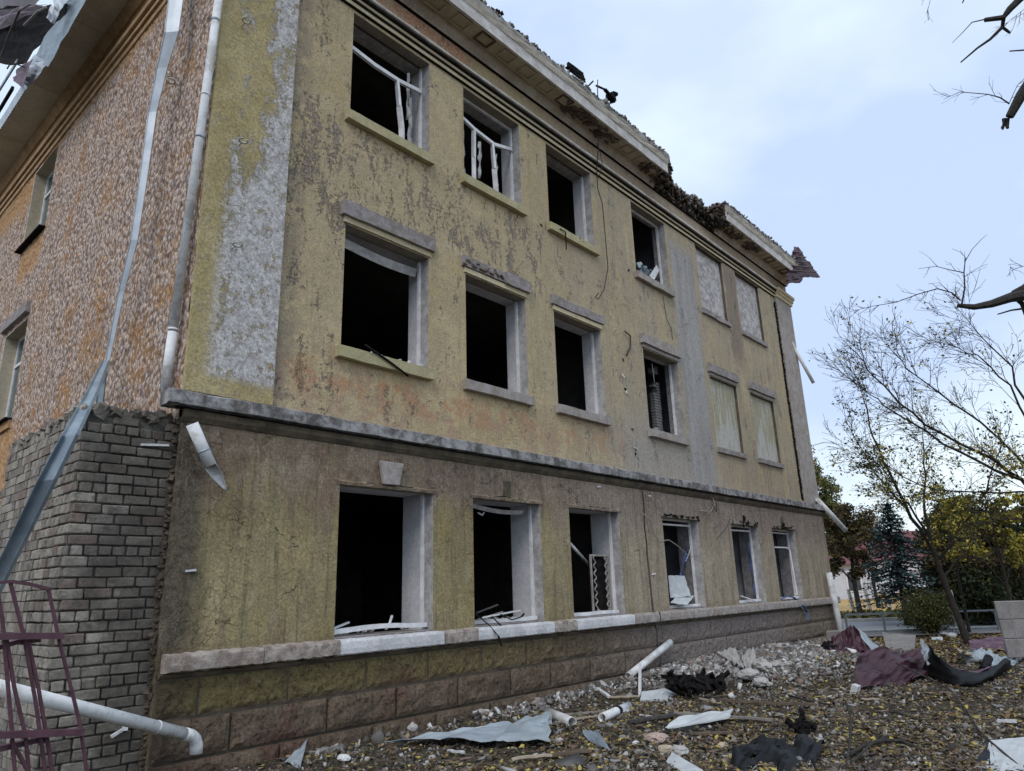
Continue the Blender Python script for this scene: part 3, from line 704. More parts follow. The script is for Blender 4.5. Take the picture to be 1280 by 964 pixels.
# blind windows
for k, (a, b) in enumerate(WX[4:]):
    for z0, z1, m1 in ((4.775, 6.58, 'blind_flaked'), (8.38, 10.18, 'blind_panel')):
        mb = MB(); mb.box(a+.001, b-.001, .07, .12, z0, z1); mb.build('blind_panel', m1, B, label='bricked up window panel, whitewashed and flaking')
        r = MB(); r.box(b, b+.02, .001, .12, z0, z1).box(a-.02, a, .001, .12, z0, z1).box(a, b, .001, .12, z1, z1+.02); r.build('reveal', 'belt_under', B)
# top-floor blind panels: dark lip above them
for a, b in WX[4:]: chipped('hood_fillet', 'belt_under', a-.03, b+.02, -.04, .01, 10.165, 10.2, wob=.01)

# keystones over ground windows
for k, (a, b) in enumerate(GX):
    c = (a+b)/2+.0
    if k in (0,):
        mb = MB(); w0, w1 = .13, .19
        for (za, zb, p) in ((3.0, 3.30, -.16),):
            mb.add([(c-w0, p, za), (c+w0, p, za), (c+w1, p, zb), (c-w1, p, zb), (c-w0, -.1, za), (c+w0, -.1, za), (c+w1, -.1, zb), (c-w1, -.1, zb)], [(0, 1, 2, 3), (4, 7, 6, 5), (0, 4, 5, 1), (3, 2, 6, 7), (0, 3, 7, 4), (1, 5, 6, 2)])
        mb.build('keystone', 'sill_grey', B, bevel=.01, label='pale keystone over the nearest ground window')
    elif k in (1, 5):
        mb = MB(); mb.box(c-.10, c+.08, -.105, -.1, 3.03, 3.26); mb.build('keystone_scar', 'belt_under', B)
# broken plaster edge over the ground openings
for k, (a, b) in enumerate(GX):
    MB().prof([(-.098, 2.955), (-.112, 2.95), (-.118, 2.985), (-.1, 3.01)], a-.04, b+.06, seg=30, wob=.010).build('lintel_edge', 'ground_floor_plaster', B, fix=True)
    pts = [(a+.35+.9*i/9, -.108, 3.0+random.uniform(-.012, .015)) for i in range(10)]; MB().tube(pts, [.001]+[.008]*8+[.001], 4).build('crack', 'black_char_and_shade', B, kind='stuff')
    if k >= 3:
        mb = MB()
        for i in range(14):
            mb.chunk((a+(b-a)*random.random()+.02, -.105, 2.975+.03*random.random()), (.14, .022, .035), .45)
        if k >= 4:
            for i in range(5): mb.chunk(((a+b)/2+random.uniform(-.08, .08), -.105, 3.04+.11*random.random()), (.07, .022, .06), .45)
        mb.build('exposed_brick', 'black_char_and_shade', B, kind='stuff')

# belt course
chip_x = lambda x: .035*max(0, mnoise.noise(Vector((x*1.7, 0, 0))))+.012*mnoise.noise(Vector((x*9, 1, 0)))
mb = MB(); pr = [(.0, 3.81), (-.17, 3.765), (-.22, 3.745), (-.225, 3.605), (-.165, 3.585), (-.155, 3.59), (.0, 3.59)]
seg = 150; vs = []; n = len(pr)
for i in range(seg+1):
    x = -.22+(XE+.2+.22)*i/seg
    dmg = chip_x(x)+(.05*max(0, mnoise.noise(Vector((x*3.1, 4, 0)))) if 2.6 < x < 3.9 or 7.2 < x < 9.3 else 0)
    for j, (a, z) in enumerate(pr):
        k = dmg if j in (1, 2, 3) else 0
        vs.append((x, a+k*1.0, z-k*.5*(j != 3)+.004*random.uniform(-1, 1)))
mb.add(vs, [(i*n+k, i*n+(k+1) % n, (i+1)*n+(k+1) % n, (i+1)*n+k) for i in range(seg) for k in range(n)]+[tuple(range(n)), tuple(seg*n+k for k in range(n))[::-1]])
mb.build('belt_course', 'belt_stone', B, fix=True, label='grey projecting stone course between ground and second storey')
MB().box(-.1, XE+.1, -.205, -.1, 3.574, 3.5865).build('belt_shade_strip', 'black_char_and_shade', B, label='black strip standing in for shade under the stone course')  # black strip added to paint in the shade below the course
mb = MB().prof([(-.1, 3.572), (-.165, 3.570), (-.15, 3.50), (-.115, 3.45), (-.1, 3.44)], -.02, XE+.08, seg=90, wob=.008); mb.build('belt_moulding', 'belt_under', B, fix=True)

# string mouldings, bed moulding, cornice
def run(name, m, prof, x0=-.02, x1=XE+.02, seg=40, wob=.004, label=None): return MB().prof(prof, x0, x1, seg=seg, wob=wob).build(name, m, B, fix=True, label=label)
run('moulding', 'moulding_ochre', [(0.01, 10.252), (-.045, 10.252), (-.05, 10.315), (.01, 10.315)])
run('moulding', 'moulding_ochre', [(0.01, 10.352), (-.08, 10.352), (-.085, 10.40), (.01, 10.40)])
run('moulding', 'moulding_pale', [(0.01, 10.445), (-.14, 10.445), (-.16, 10.455), (-.16, 10.50), (.01, 10.53)], wob=.008)
for z0, z1, y_ in ((10.235, 10.250, -.038), (10.317, 10.350, -.072), (10.402, 10.443, -.125), (10.955, 10.968, -.048)): MB().box(0, XE, y_, .0, z0, z1).build('moulding_shade_strip', 'black_char_and_shade', B, label='black strip painted in as shade between the mouldings')  # black strips put the shade below each moulding into the colour
for x0, x1, y0 in ((-.06, 10.75, 0), (13.95, XE+.05, 0)):
    run('bed_moulding', 'cornice_plaster', [(0.01, 10.97), (-.055, 10.97), (-.065, 11.0), (-.13, 11.06), (-.17, 11.12), (.01, 11.12)], x0, x1, seg=30)
CUT = ((-.55, 10.62), (13.75, 18.9))
for ci, (x0, x1) in enumerate(CUT):
    co = MB().box(x0, x1, -.54, .0, 11.125, 11.16).build('cornice', 'coffer_plaster', B, label='projecting cornice with small coffers' if ci == 0 else 'right hand stretch of the cornice beyond the break')
    run('fascia', 'fascia_plaster', [(-.50, 11.10), (-.545, 11.10), (-.55, 11.29), (-.56, 11.33), (-.50, 11.33)], x0, x1, seg=40, wob=.006).parent = co
    run('crown_moulding', 'cornice_plaster', [(-.45, 11.31), (-.57, 11.332), (-.59, 11.40), (-.60, 11.45), (-.45, 11.46)], x0, x1, seg=40, wob=.014).parent = co
    run('crown_moulding', 'concrete_top', [(-.40, 11.43), (-.585, 11.455), (-.59, 11.53), (-.57, 11.60), (-.40, 11.62)], x0, x1+.1, seg=60, wob=.03).parent = co
    x = x0+.25
    while x < x1-.4:
        m = MB()     # raised frame round each coffer
        a, b, c0, c1 = x, x+.34, -.47, -.22
        for bb in ((a, b, c0, c0+.025), (a, b, c1-.025, c1), (a, a+.025, c0+.025, c1-.025), (b-.025, b, c0+.025, c1-.025)): m.box(bb[0], bb[1], bb[2], bb[3], 11.095, 11.1245)
        m.build('coffer', 'coffer_plaster' if random.random() < .7 else 'broken_core', co)
        x += .58
    # stains where the cornice plaster has come off
for (cx, w) in ((7.4, .5), (8.3, .35), (10.2, .5), (14.4, .6), (15.8, .4)):
    mb = MB()
    for i in range(26): mb.chunk((cx+random.uniform(-w, w), random.uniform(-.45, -.15), 11.10+random.uniform(-.01, .02)), (.12, .09, .03))
    mb.build('exposed_brick', 'broken_core', B, kind='stuff')
# broken gap in the cornice: hanging masonry
P = []; 
for i in range(3600):
    x = random.uniform(10.55, 14.1); t = (x-10.6)/3.4
    out_ = -.06-.16*random.random()-.25*max(0, mnoise.noise(Vector((x*2.3, 1, 2))))-(.3 if x < 10.85 or x > 13.55 else 0)*random.random()
    y = random.uniform(out_, .5); top = 11.42+.18*mnoise.noise(Vector((x*1.9, y*2, 0)))-(.12 if 11.0 < x < 12.1 else 0)
    z = random.uniform(10.98 if y > -.1 else 11.15, top)
    P.append((x, y, z))
for i in range(900):
    x = random.choice((random.gauss(10.7, .12), random.gauss(13.72, .14))); P.append((x, random.uniform(-.52, -.05), random.uniform(11.02, 11.58)))
sc = scatter_chunks('broken_masonry', np.array(P), rs.uniform(.02, .09, len(P)), 'core_mix', flat=.9); sc.parent = B; sc['kind'] = 'stuff'; sc['label'] = 'torn brick core where the cornice has fallen'
P = [(random.uniform(10.9, 13.7), random.uniform(-.18, .5), 0) for i in range(1300)]
P = [(x, y, 11.44+.18*mnoise.noise(Vector((x*1.9, y*2, 0)))-(.12 if 11.0 < x < 12.1 else 0)+random.uniform(-.03, .05)) for x, y, _ in P]
sc = scatter_chunks('roof_rubble', np.array(P), rs.uniform(.04, .12, len(P)), 'roof_rubble_mat'); sc.parent = B; sc['kind'] = 'stuff'
# roof edge rubble along the parapet
P = []
for i in range(5200):
    x = random.uniform(-.3, 18.9)
    if 10.7 < x < 13.7: continue
    y = -.57+abs(random.gauss(0, .25)); P.append((x, y, 11.60+.045*mnoise.noise(Vector((x*3, y, 0)))+random.uniform(-.02, .03)+.05*(random.random() < .06)))
sc = scatter_chunks('roof_rubble', np.array(P), rs.uniform(.03, .09, len(P)), 'roof_rubble_mat'); sc.parent = B; sc['kind'] = 'stuff'
for q in ((-.3, 10.7, -.42, 9, 11.20, 11.585), (10.7, 13.7, .05, 9, 11.17, 11.40), (13.7, 18.95, -.42, 9, 11.20, 11.585)): MB().box(*q).build('roof_slab', 'concrete_top', B)

# pilasters
MB().box(-.012, 1.03, -.06, .0, 3.80, 10.25).build('pilaster', 'pilaster_paint', B, label='corner pilaster with white paint flaking off ochre')
mb = MB(); mb.box(17.95, XE+.03, -.07, 0, 3.80, 10.25).build('pilaster', 'sill_grey', B, label='grey weathered pilaster at the far corner')
run('pilaster_cap', 'moulding_ochre', [(0, 10.24), (-.11, 10.24), (-.12, 10.33), (-.16, 10.35), (-.16, 10.41), (-.21, 10.44), (-.21, 10.52), (0, 10.54)], 17.93, XE+.1, seg=1)
mb = MB()
for i in range(90):
    z = 3.9+6.2*i/90; mb.chunk((17.90+random.uniform(-.02, .02), -.01, z), (.07+.03*random.random(), .05, .06))
mb.build('exposed_brick', 'black_char_and_shade', B, kind='stuff')
MB().box(XE-.001, XE+.03, -.1, 9, 0, 3.55).box(XE, XE+.02, .001, 9, 3.54, 11.2).build('wall', 'plaster', B, label='right end wall')

# ledge (sill course) blocks
xsL = [0.02, 1.02, 1.98, 3.60, 4.25, 5.93, 6.5, 8.2, 9.05, 9.75, 10.6, 11.3, 12.0, 12.9, 14.35, 15.2, 16.85, 18.0, XE+.03]
for a, b in zip(xsL[:-1], xsL[1:]):
    mid = (a+b)/2; white = any(g0-.05 < mid < g1+.15 for g0, g1 in GX[:3])
    far_ = mid > 8.5
    pj = random.uniform(-.012, .012); mb = MB().prof([(-.1, 1.135), (-.225+pj, 1.128), (-.238+pj, 1.10), (-.242+pj, 1.03), (-.238+pj, .975), (-.21, .958), (-.1, .955)], a+.003, b-.003, seg=max(4, int((b-a)*22)), wob=.005 if white else .015)
    mb.build('ledge_block', 'painted_ledge' if white else ('ledge_concrete' if not far_ else 'sill_grey'), B, fix=True, label='white painted block under the opening' if white else None)
for k, (a, b) in enumerate(GX): MB().box(a, b, -.1, .06, 1.10, 1.155).build('mortar_bed', 'hood_grey', B)
mb = MB().box(.0, XE, -.11, -.02, -.3, .96).build('plinth', 'plinth_mortar', B, label='plinth of rock faced stone blocks')
plinth = mb
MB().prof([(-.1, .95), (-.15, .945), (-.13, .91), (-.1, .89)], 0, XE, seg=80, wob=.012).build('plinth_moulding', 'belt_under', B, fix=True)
def stone(x0, x1, z0, z1, y, bulge, seed):
    nxs = max(6, int((x1-x0)/.055)); nz = max(3, int((z1-z0)/.05)); vs = []
    for j in range(nz+1):
        for i in range(nxs+1):
            s_, t = i/nxs, j/nz; x = x0+(x1-x0)*s_; z = z0+(z1-z0)*t
            e = min(s_*(x1-x0), (1-s_)*(x1-x0), t*(z1-z0), (1-t)*(z1-z0))
            k = min(1, e/.035)
            vs.append((x, y-k*(bulge+.022*mnoise.noise(Vector((x*9, z*9, seed)))+.016*mnoise.noise(Vector((x*24, z*24, seed)))), z))
    fs = [(j*(nxs+1)+i, j*(nxs+1)+i+1, (j+1)*(nxs+1)+i+1, (j+1)*(nxs+1)+i) for j in range(nz) for i in range(nxs)]
    m_ = MB().add(vs, fs)
    W_ = nxs+1
    def side(idx):   # close back to the core
        b0 = len(m_.v); m_.v += [(m_.v[i][0], -.1, m_.v[i][2]) for i in idx]
        for q in range(len(idx)-1): m_.f.append((idx[q], b0+q, b0+q+1, idx[q+1]))
    side([i for i in range(W_)]); side([nz*W_+i for i in range(W_)][::-1]); side([j*W_ for j in range(nz+1)][::-1]); side([j*W_+nxs for j in range(nz+1)])
    o = m_.build('stone_block', 'rusticated_stone', plinth)
    return o
r1 = [0.0, .41, 1.40, 2.44, 3.42, 4.42, 5.37, 6.35, 7.40, 8.73, 9.31, 10.28, 11.28, 12.24, 13.2, 14.2, 15.15, 16.1, 17.1, 18.1, XE]
r2 = [0.0, .76, 1.90, 2.89, 3.93, 4.98, 5.89, 6.93, 7.97, 8.95, 9.95, 10.95, 11.9, 12.9, 13.9, 14.9, 15.85, 16.8, 17.8, XE]
r3 = [0.0, 1.3, 2.5, 3.5, 4.5, 5.5, 6.55, 7.5, 8.5, 9.5, 10.5, 11.5, 12.4, 13.4, 14.3, 15.4, 16.4, 17.5, XE]
for row, z0, z1, y in ((r1, .545, .885, -.112), (r2, .175, .515, -.135), (r3, -.15, .145, -.185)):
    for a, b in zip(row[:-1], row[1:]): stone(a+.012, b-.012, z0, z1, y, .022, random.random()*50)

# left (side) wall
LOP = [(6.82, 8.25, 8.42, 10.2), (6.87, 8.31, 4.75, 6.6)]
def lwall():
    a0, a1, z0, z1 = -.02, 16, .0, 10.5
    Ys = list(np.arange(0, 9.6, .055))+[10.2, 11, 12, 14, 16]; Zs = list(np.arange(2.9, 10.5, .055))
    snap = lambda arr, vals: sorted(set([v for v in arr if all(abs(v-q) > .03 for q in vals)]+vals))
    Ys = snap(Ys, [v for o_ in LOP for v in o_[:2]]); Zs = snap(Zs, [v for o_ in LOP for v in o_[2:]]); Zs = [0.0, 1.5]+Zs
    vs = []; fs = []; idx = {}
    for j, z in enumerate(Zs):
        for i, y in enumerate(Ys):
            ins = any(abs(y-v) < .05 for o_ in LOP for v in o_[:2] if o_[2]-.1 < z < o_[3]+.1) or any(abs(z-v) < .05 for o_ in LOP for v in o_[2:] if o_[0]-.1 < y < o_[1]+.1)
            ca, sa = math.cos(.6), math.sin(.6); yy = y*ca+z*sa; z2 = -y*sa+z*ca
            k = 0 if ins else mnoise.noise(Vector((yy*9, z2*17, 0)))*.022+mnoise.noise(Vector((y*2, z*2, 9)))*.01
            vs.append((-.012+k, y, z))
    nY = len(Ys)
    for j in range(len(Zs)-1):
        for i in range(nY-1):
            cy, cz = (Ys[i]+Ys[i+1])/2, (Zs[j]+Zs[j+1])/2
            if any(o_[0] < cy < o_[1] and o_[2] < cz < o_[3] for o_ in LOP): continue
            fs.append((j*nY+i, (j+1)*nY+i, (j+1)*nY+i+1, j*nY+i+1))
    return MB().add(vs, fs).build('wall', 'roughcast', B, label='pinkish roughcast side wall')
lwall()
for k, (a, b, z0, z1) in enumerate(LOP):
    m = MB()
    for yv in (a, b): m.add([(-.01, yv, z0), (.32, yv, z0), (.32, yv, z1), (-.01, yv, z1)], [(0, 1, 2, 3)])
    m.add([(-.01, a, z1), (.32, a, z1), (.32, b, z1), (-.01, b, z1)], [(0, 1, 2, 3)]).add([(-.01, a, z0), (.32, a, z0), (.32, b, z0), (-.01, b, z0)], [(0, 1, 2, 3)])
    m.build('reveal', 'coffer_plaster', B)
    w = MB()
    w.box(.20, .25, a, a+.06, z0, z1).box(.20, .25, b-.06, b, z0, z1).box(.20, .25, a+.06, b-.06, z0, z0+.06).box(.20, .25, a+.06, b-.06, z1-.06, z1).box(.2, .25, a+.06, b-.06, z0+1.25, z0+1.31).box(.2, .25, (a+b)/2-.03, (a+b)/2+.03, z0+.06, z0+1.25)
    wf = w.build('window', 'frame_white', B, label='white framed side window still holding its glass')
    for ya, yb, za, zb in ((a+.06, (a+b)/2-.03, z0+.06, z0+1.25), ((a+b)/2+.03, b-.06, z0+.06, z0+1.25), (a+.06, b-.06, z0+1.31, z1-.06)):
        MB().box(.222, .228, ya, yb, za, zb).build('pane', 'side_glass', wf) if 'side_glass' in MATS else None
    MB().box(-.12, .02, a-.08, b+.06, z0-.05, z0-.02).build('window_sill', 'black_char_and_shade', B, label='dark metal drip sill')
MB().prof([(.0, 6.68), (-.09, 6.70), (-.09, 6.90), (0, 6.92)], 6.80, 8.45, axis='y', seg=8, wob=.01).build('window_hood', 'hood_grey', B, fix=True)
MB().prof([(.0, 4.55), (-.05, 4.55), (-.05, 4.70), (0, 4.70)], 6.80, 8.4, axis='y', seg=8, wob=.01).build('window_sill', 'orange_plaster', B, fix=True)
# orange bare plaster patch between the side windows
for m1, prf in (('brown_moulding', [(0.0, 10.25), (-.04, 10.25), (-.05, 10.32), (0, 10.32)]), ('brown_moulding', [(0, 10.35), (-.085, 10.35), (-.09, 10.41), (0, 10.41)]), ('brown_moulding', [(0, 10.45), (-.13, 10.45), (-.14, 10.52), (0, 10.55)]),
                ('orange_plaster', [(0.0, 10.56), (-.03, 10.56), (-.03, 10.94), (0, 10.94)]), ('brown_moulding', [(0, 10.95), (-.06, 10.95), (-.16, 11.11), (0, 11.11)])):
    MB().prof(prf, -.02, 16, axis='y', seg=40, wob=.003).build('moulding', m1, B, fix=True)
y = -.2
while y < 15:
    MB().box(-.66, -.15, y+.004, y+2.26, 11.12, 11.135).build('soffit_panel', 'eave_panel', B); y += 2.268
mb = MB()
for i in range(int(16/.06)):      # corrugated light metal drip fascia
    y = -.55+i*.06; o_ = .012*(i % 2); mb.add([(-.665-o_, y, 11.11), (-.665-.012+o_, y+.06, 11.11), (-.70-.012+o_, y+.06, 11.30), (-.70-o_, y, 11.30)], [(0, 1, 2, 3)])
o = mb.build('eaves_fascia', 'zinc_light', B, label='light corrugated metal eaves strip'); sm = o.modifiers.new('thick', 'SOLIDIFY'); sm.thickness = .004
mb = MB().prof([(-.63, 11.14), (-.66, 11.145), (-.70, 11.33), (-.66, 11.35)], -.55, 16, axis='y', seg=60, wob=.02); mb.build('eaves_lining', 'zinc', B, fix=True)
MB().prof([(-.1, 11.15), (-.63, 11.15), (-.63, 11.20), (-.1, 11.25)], -.5, 16, axis='y', seg=30).build('eaves_slab', 'dark_room', B, fix=True)

# interior: floors, cross walls, back wall
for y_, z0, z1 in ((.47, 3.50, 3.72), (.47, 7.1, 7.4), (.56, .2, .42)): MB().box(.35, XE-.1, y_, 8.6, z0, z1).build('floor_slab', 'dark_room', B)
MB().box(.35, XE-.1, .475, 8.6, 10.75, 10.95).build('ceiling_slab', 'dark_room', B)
MB().box(.2, XE-.1, 8.6, 8.8, 0, 11).build('interior_wall', 'dark_room', B, label='dark back wall of the rooms')
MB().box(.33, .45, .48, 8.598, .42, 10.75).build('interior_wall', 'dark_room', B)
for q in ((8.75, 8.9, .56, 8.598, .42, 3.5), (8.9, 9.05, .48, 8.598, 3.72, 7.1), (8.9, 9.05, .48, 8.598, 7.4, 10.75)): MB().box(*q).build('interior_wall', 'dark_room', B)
for q in ((12.05, 12.2, .48, 8.598, 3.72, 7.1), (11.9, 12.05, .48, 8.598, 7.4, 10.75), (11.75, 11.9, .56, 8.598, .42, 3.5)): MB().box(*q).build('interior_wall', 'room_plaster', B, label='grey plastered partition seen through the fourth windows')
for q in ((14.55, 14.7, .56, 8.598, .42, 3.5), (17.0, 17.12, .56, 8.598, .42, 3.5)): MB().box(*q).build('interior_wall', 'room_white', B, label='pale partition seen through the far ground windows')
# brick infill inside second-storey and third-storey window D
mb = MB()
for i in range(26):
    for j in range(2):
        z = 4.85+i*.067; mb.box(11.02-.13*j-.02*random.random(), 11.14-.13*j, .50+.01*random.random(), .62, z, z+.055) if i < 20-4*j or random.random() < .4 else None
mb.build('exposed_brick', 'rubble_grey', B, kind='stuff')

# downpipe on the left corner, brackets
PX = -.06
top_ = at(276, -60, x=-.1); p0 = at(273, 0, x=-.1); p1 = at(206, 488, x=-.1)
dv = (p1-p0)
dp = MB().tube([p0-dv*.3, p0+dv*.865], .048, 16).build('downpipe', 'pvc', B, smooth=True, label='white plastic downpipe on the building corner')
MB().tube([p0+dv*.868, p1], .052, 16, hollow=.85).build('pipe_section', 'pvc', dp, smooth=True)
for t in (.06, .27, .385, .862): MB().tube([p0+dv*(t-.0025), p0+dv*(t+.0025)], .053, 16).build('pipe_collar', 'zinc' if t in (.06, .385) else 'pvc', dp, smooth=True)
def hook(name, base, r, ax, m='post_paint', seed=0):
    """a ring bracket standing off a wall on a pin"""
    pts = []; base = Vector(base)
    out_ = Vector((-1, 0, 0)) if ax == 'x' else Vector((0, -1, 0)); sd_ = Vector((0, 1, 0)) if ax == 'x' else Vector((1, 0, 0))
    c = base+out_*(.08+r)
    for i in range(13):
        a = math.pi*.9-i*math.pi*1.75/12; pts.append(c-out_*math.cos(a)*r+sd_*math.sin(a)*r+Vector((0, 0, .01*i/12)))
    mb = MB(); mb.tube(pts, .011, 6); mb.tube([base, c-out_*r], .008, 6)
    return mb.build(name, m, B, smooth=True)
for px, py in ((298, 27), (294, 176), (286, 305), (291, 90)):
    if py != 90: hook('pipe_bracket', at(px+4, py+6, y=-.06), .05, 'y')
for px, py, r in ((231, 22, .07), (222, 98, .07), (226, 108, .05)): hook('pipe_bracket', at(px, py, x=-.03), r, 'x')
# vertical settlement crack and the bar standing in it
pts = [(9.02, -.10, 3.42)]
while pts[-1][2] > 2.3: pts.append((pts[-1][0]+random.uniform(-.02, .02), -.103, pts[-1][2]-.07))
MB().tube(pts, .012, 5).build('crack', 'black_char_and_shade', B, kind='stuff')
MB().bar((9.0, -.112, 2.25), (9.05, -.112, 1.13), .028, .02).bar((9.05, -.245, 1.14), (9.07, -.245, .95), .028, .02).bar((9.07, -.14, .93), (9.09, -.15, .1), .03, .03).build('lightning_strap', 'steel_dark', B, label='rusty flat strap running down the wall')
# small white plastic clips left on the walls
for q in ((238, 714, -.11), (748, 609, -.11), (0, 0, 0)):
    if q[0]: p = at(q[0], q[1], y=q[2]); MB().bar(p+Vector((-.05, 0, 0)), p+Vector((.05, -.01, .01)), .03, .022).build('wall_clip', 'foam', B)
for px, py in ((811, 620), (817, 718), (795, 561), (779, 470), (783, 490)):
    p = at(px, py, y=-.02 if py < 600 else -.11); MB().chunk(p, (.09, .03, .022)).build('wall_clip', 'foam', B)
for px, py in ((779, 450), (781, 487), (790, 536), (794, 568), (676, 281), (785, 338)):
    p = at(px, py, y=0); MB().chunk(p, (.06, .012, .07)).build('shrapnel_hole', 'black_char_and_shade', B)

# ------------------------------------------------------------------ the brick pier against the side wall
PB = empty('brick_pier', (-.46, 1.2, 0), 'grey silicate brick pier built against the left corner of the building', 'brick pier')
core = MB().box(-.885, -.02, .035, 2.55, 0, 3.40); under(core.build('mortar_core', 'mortar'), PB)
def bulge(z): return .05*math.exp(-((z-1.7)/.5)**2)
bricks_front = []; bricks_side = []
bw, bh = .25, .0915
for r in range(35):
    z = .0+r*.0982+.044; xr = -.012
    hdr = (r % 6 == 3)
    L = .122 if hdr else .25; x = xr; off = {0: .25, 1: .125, 2: .19}[r % 3] if not hdr else .122
    first = True
    while x > -.905:
        l = off if first else L; first = False
        x2 = max(x-l, -.91)
        if x-x2 > .035 and not (r == 34 and random.random() < .3): bricks_front.append(((x+x2)/2, .0, z, x-x2-.009, r))
        x = x2
    y = .055
    while y < 2.5:
        l = random.choice((.122, .122, .122, .25))
        bricks_side.append((y+l/2, z, l-.009, r)); y += l
meshes = {}
def brick_mesh(l, d):
    k = (round(l, 2), d, random.randint(0, 5))
    if k not in meshes:
        mb = MB(); L2, D2, H2 = k[0]/2, d/2, bh/2-.002; e = .010
        v = [(sx*(L2-ex), sy*(D2-ey), sz*(H2-ez)) for sx in (-1, 1) for sy in (-1, 1) for sz in (-1, 1) for ex, ey, ez in ((0, e, e), (e, 0, e), (e, e, 0))]
        me = bpy.data.meshes.new('brick'); import bmesh
        bm = bmesh.new(); [bm.verts.new((a+random.uniform(-.005, .003), b+random.uniform(-.004, .004), c+random.uniform(-.004, .003))) for a, b, c in v]; bmesh.ops.convex_hull(bm, input=bm.verts); bm.to_mesh(me); bm.free()
        me.materials.append(MATS['grey_brick']); meshes[k] = me
    return meshes[k]
nb = 0
def put_brick(loc, l, d, rz):
    global nb
    o = bpy.data.objects.new('brick', brick_mesh(l, d)); C.objects.link(o); o.parent = PB
    o.location = Vector(loc)-PB.location; o.rotation_euler = (random.uniform(-.012, .012), random.uniform(-.010, .010), rz+random.uniform(-.014, .014)); nb += 1
for x, y, z, l, r in bricks_front:
    put_brick((x, .058+random.uniform(-.010, .010), z+random.uniform(-.003, .003)), l-random.uniform(0, .01), .12, 0)
side = [q for q in bricks_side]; side.sort(key=lambda q: (q[0]-0)*1.0+abs(q[1]-2.2)*.25)
rest = MB()
for y, z, l, r in side:
    x = -.848-bulge(z)*math.exp(-((y-.9)/.8)**2)+random.uniform(-.007, .007)
    if nb < 297: put_brick((x, y, z), l, .12, math.pi/2)
    else: rest.box(x-.06, x+.06, y-l/2, y+l/2, z-bh/2+.001, z+bh/2-.001)
o = rest.build('brick', 'grey_brick_mass', kind='stuff'); under(o, PB)
mb = MB()
for i in range(120): mb.chunk((random.uniform(-.9, -.02), random.uniform(.02, .35), 3.45+random.uniform(-.02, .05)), random.uniform(.05, .12))
for i in range(160): mb.chunk((-.85+random.uniform(-.05, .15), random.uniform(.05, 2.5), 3.44+random.uniform(-.02, .04)), random.uniform(.05, .12))
under(mb.build('broken_cap', 'grey_brick_mass', kind='stuff'), PB)
under(MB().bar(at(176, 556, y=0), at(211, 557, y=-.01), .03, .022).build('foam_bead', 'foam'), PB)
MB().box(-.012, .03, -.098, .03, 0, 3.5).build('wall_return', 'ground_floor_plaster', B)
mb = MB().box(-.05, -.013, -.01, .06, 0, 3.42)
for i in range(260): mb.chunk((-.025+random.gauss(0, .014), -.02+random.uniform(-.03, .02), random.uniform(0, 3.45)), random.uniform(.015, .06))
under(mb.build('broken_joint', 'plinth_mortar', kind='stuff'), PB)
# ------------------------------------------------------------------ loose and hanging things
def thing_mesh(o, label, cat, group=None): return tag(o, label, cat, group)
def rootobj(name, loc, label, cat, group=None): return empty(name, loc, label, cat, group)

# fallen gutter hanging down the side wall
gut = MB()
def ribbon(pts, wids, m, name, fold=.03, up=None):
    """folded sheet metal strip following points; wids = half width vectors"""
    mb = MB(); vs = []
    for p, w in zip(pts, wids):
        p = Vector(p); w = Vector(w); n_ = w.cross(Vector((0, 0, 1))).normalized() if up is None else Vector(up)
        vs += [p-w-n_*fold, p-w, p, p+w, p+w-n_*fold]
    k = 5; mb.add(vs, [(i*k+j, i*k+j+1, (i+1)*k+j+1, (i+1)*k+j) for i in range(len(pts)-1) for j in range(k-1)])
    o = mb.build(name, m); s_ = o.modifiers.new('thick', 'SOLIDIFY'); s_.thickness = .005; return o
view_n = Vector((-.75, -.65, 0))
gp = [at(222, -60, x=-.30), at(220, 0, x=-.30), at(215, 40, x=-.30), at(203, 85, x=-.29), at(191, 140, x=-.28), at(180, 220, x=-.27), at(168, 300, x=-.26), at(152, 365, x=-.25), at(134, 455, x=-.24)]
wd = [.13, .125, .115, .09, .07, .065, .06, .05, .035]
o1 = ribbon(gp, [Vector((.6, -.75, .02))*w*.85 for w in wd], 'zinc_light', 'metal_gutter', .012, up=(.75, .6, 0))
tag(o1, 'long bent light metal gutter hanging down the roughcast side wall', 'gutter')
gp = [at(134, 452, x=-.27), at(118, 490, x=-.72), at(90, 545, x=-1.10), at(62, 600, x=-1.2), at(35, 655, x=-1.25), at(2, 722, x=-1.3), at(-25, 780, x=-1.35), at(-62, 860, x=-1.42), at(-112, 990, x=-1.50)]
o2 = ribbon(gp, [Vector((.55, -.6, .05))*w for w in (.05, .065, .08, .09, .085, .08, .08, .08, .07)], 'zinc', 'metal_gutter', .05, up=(.75, .6, 0))
tag(o2, 'torn blue grey metal gutter end slanting across the face of the brick pier', 'gutter')
o = ribbon([at(131, 455, x=-.25), at(128, 480, x=-.22), at(124, 512, x=-.2)], [Vector((.4, -.5, 0))*.07]*3, 'zinc', 'metal_strip', .02, up=(.75, .6, 0)); tag(o, 'short dark metal strip tucked behind the gutter above the brick pier', 'metal strip')
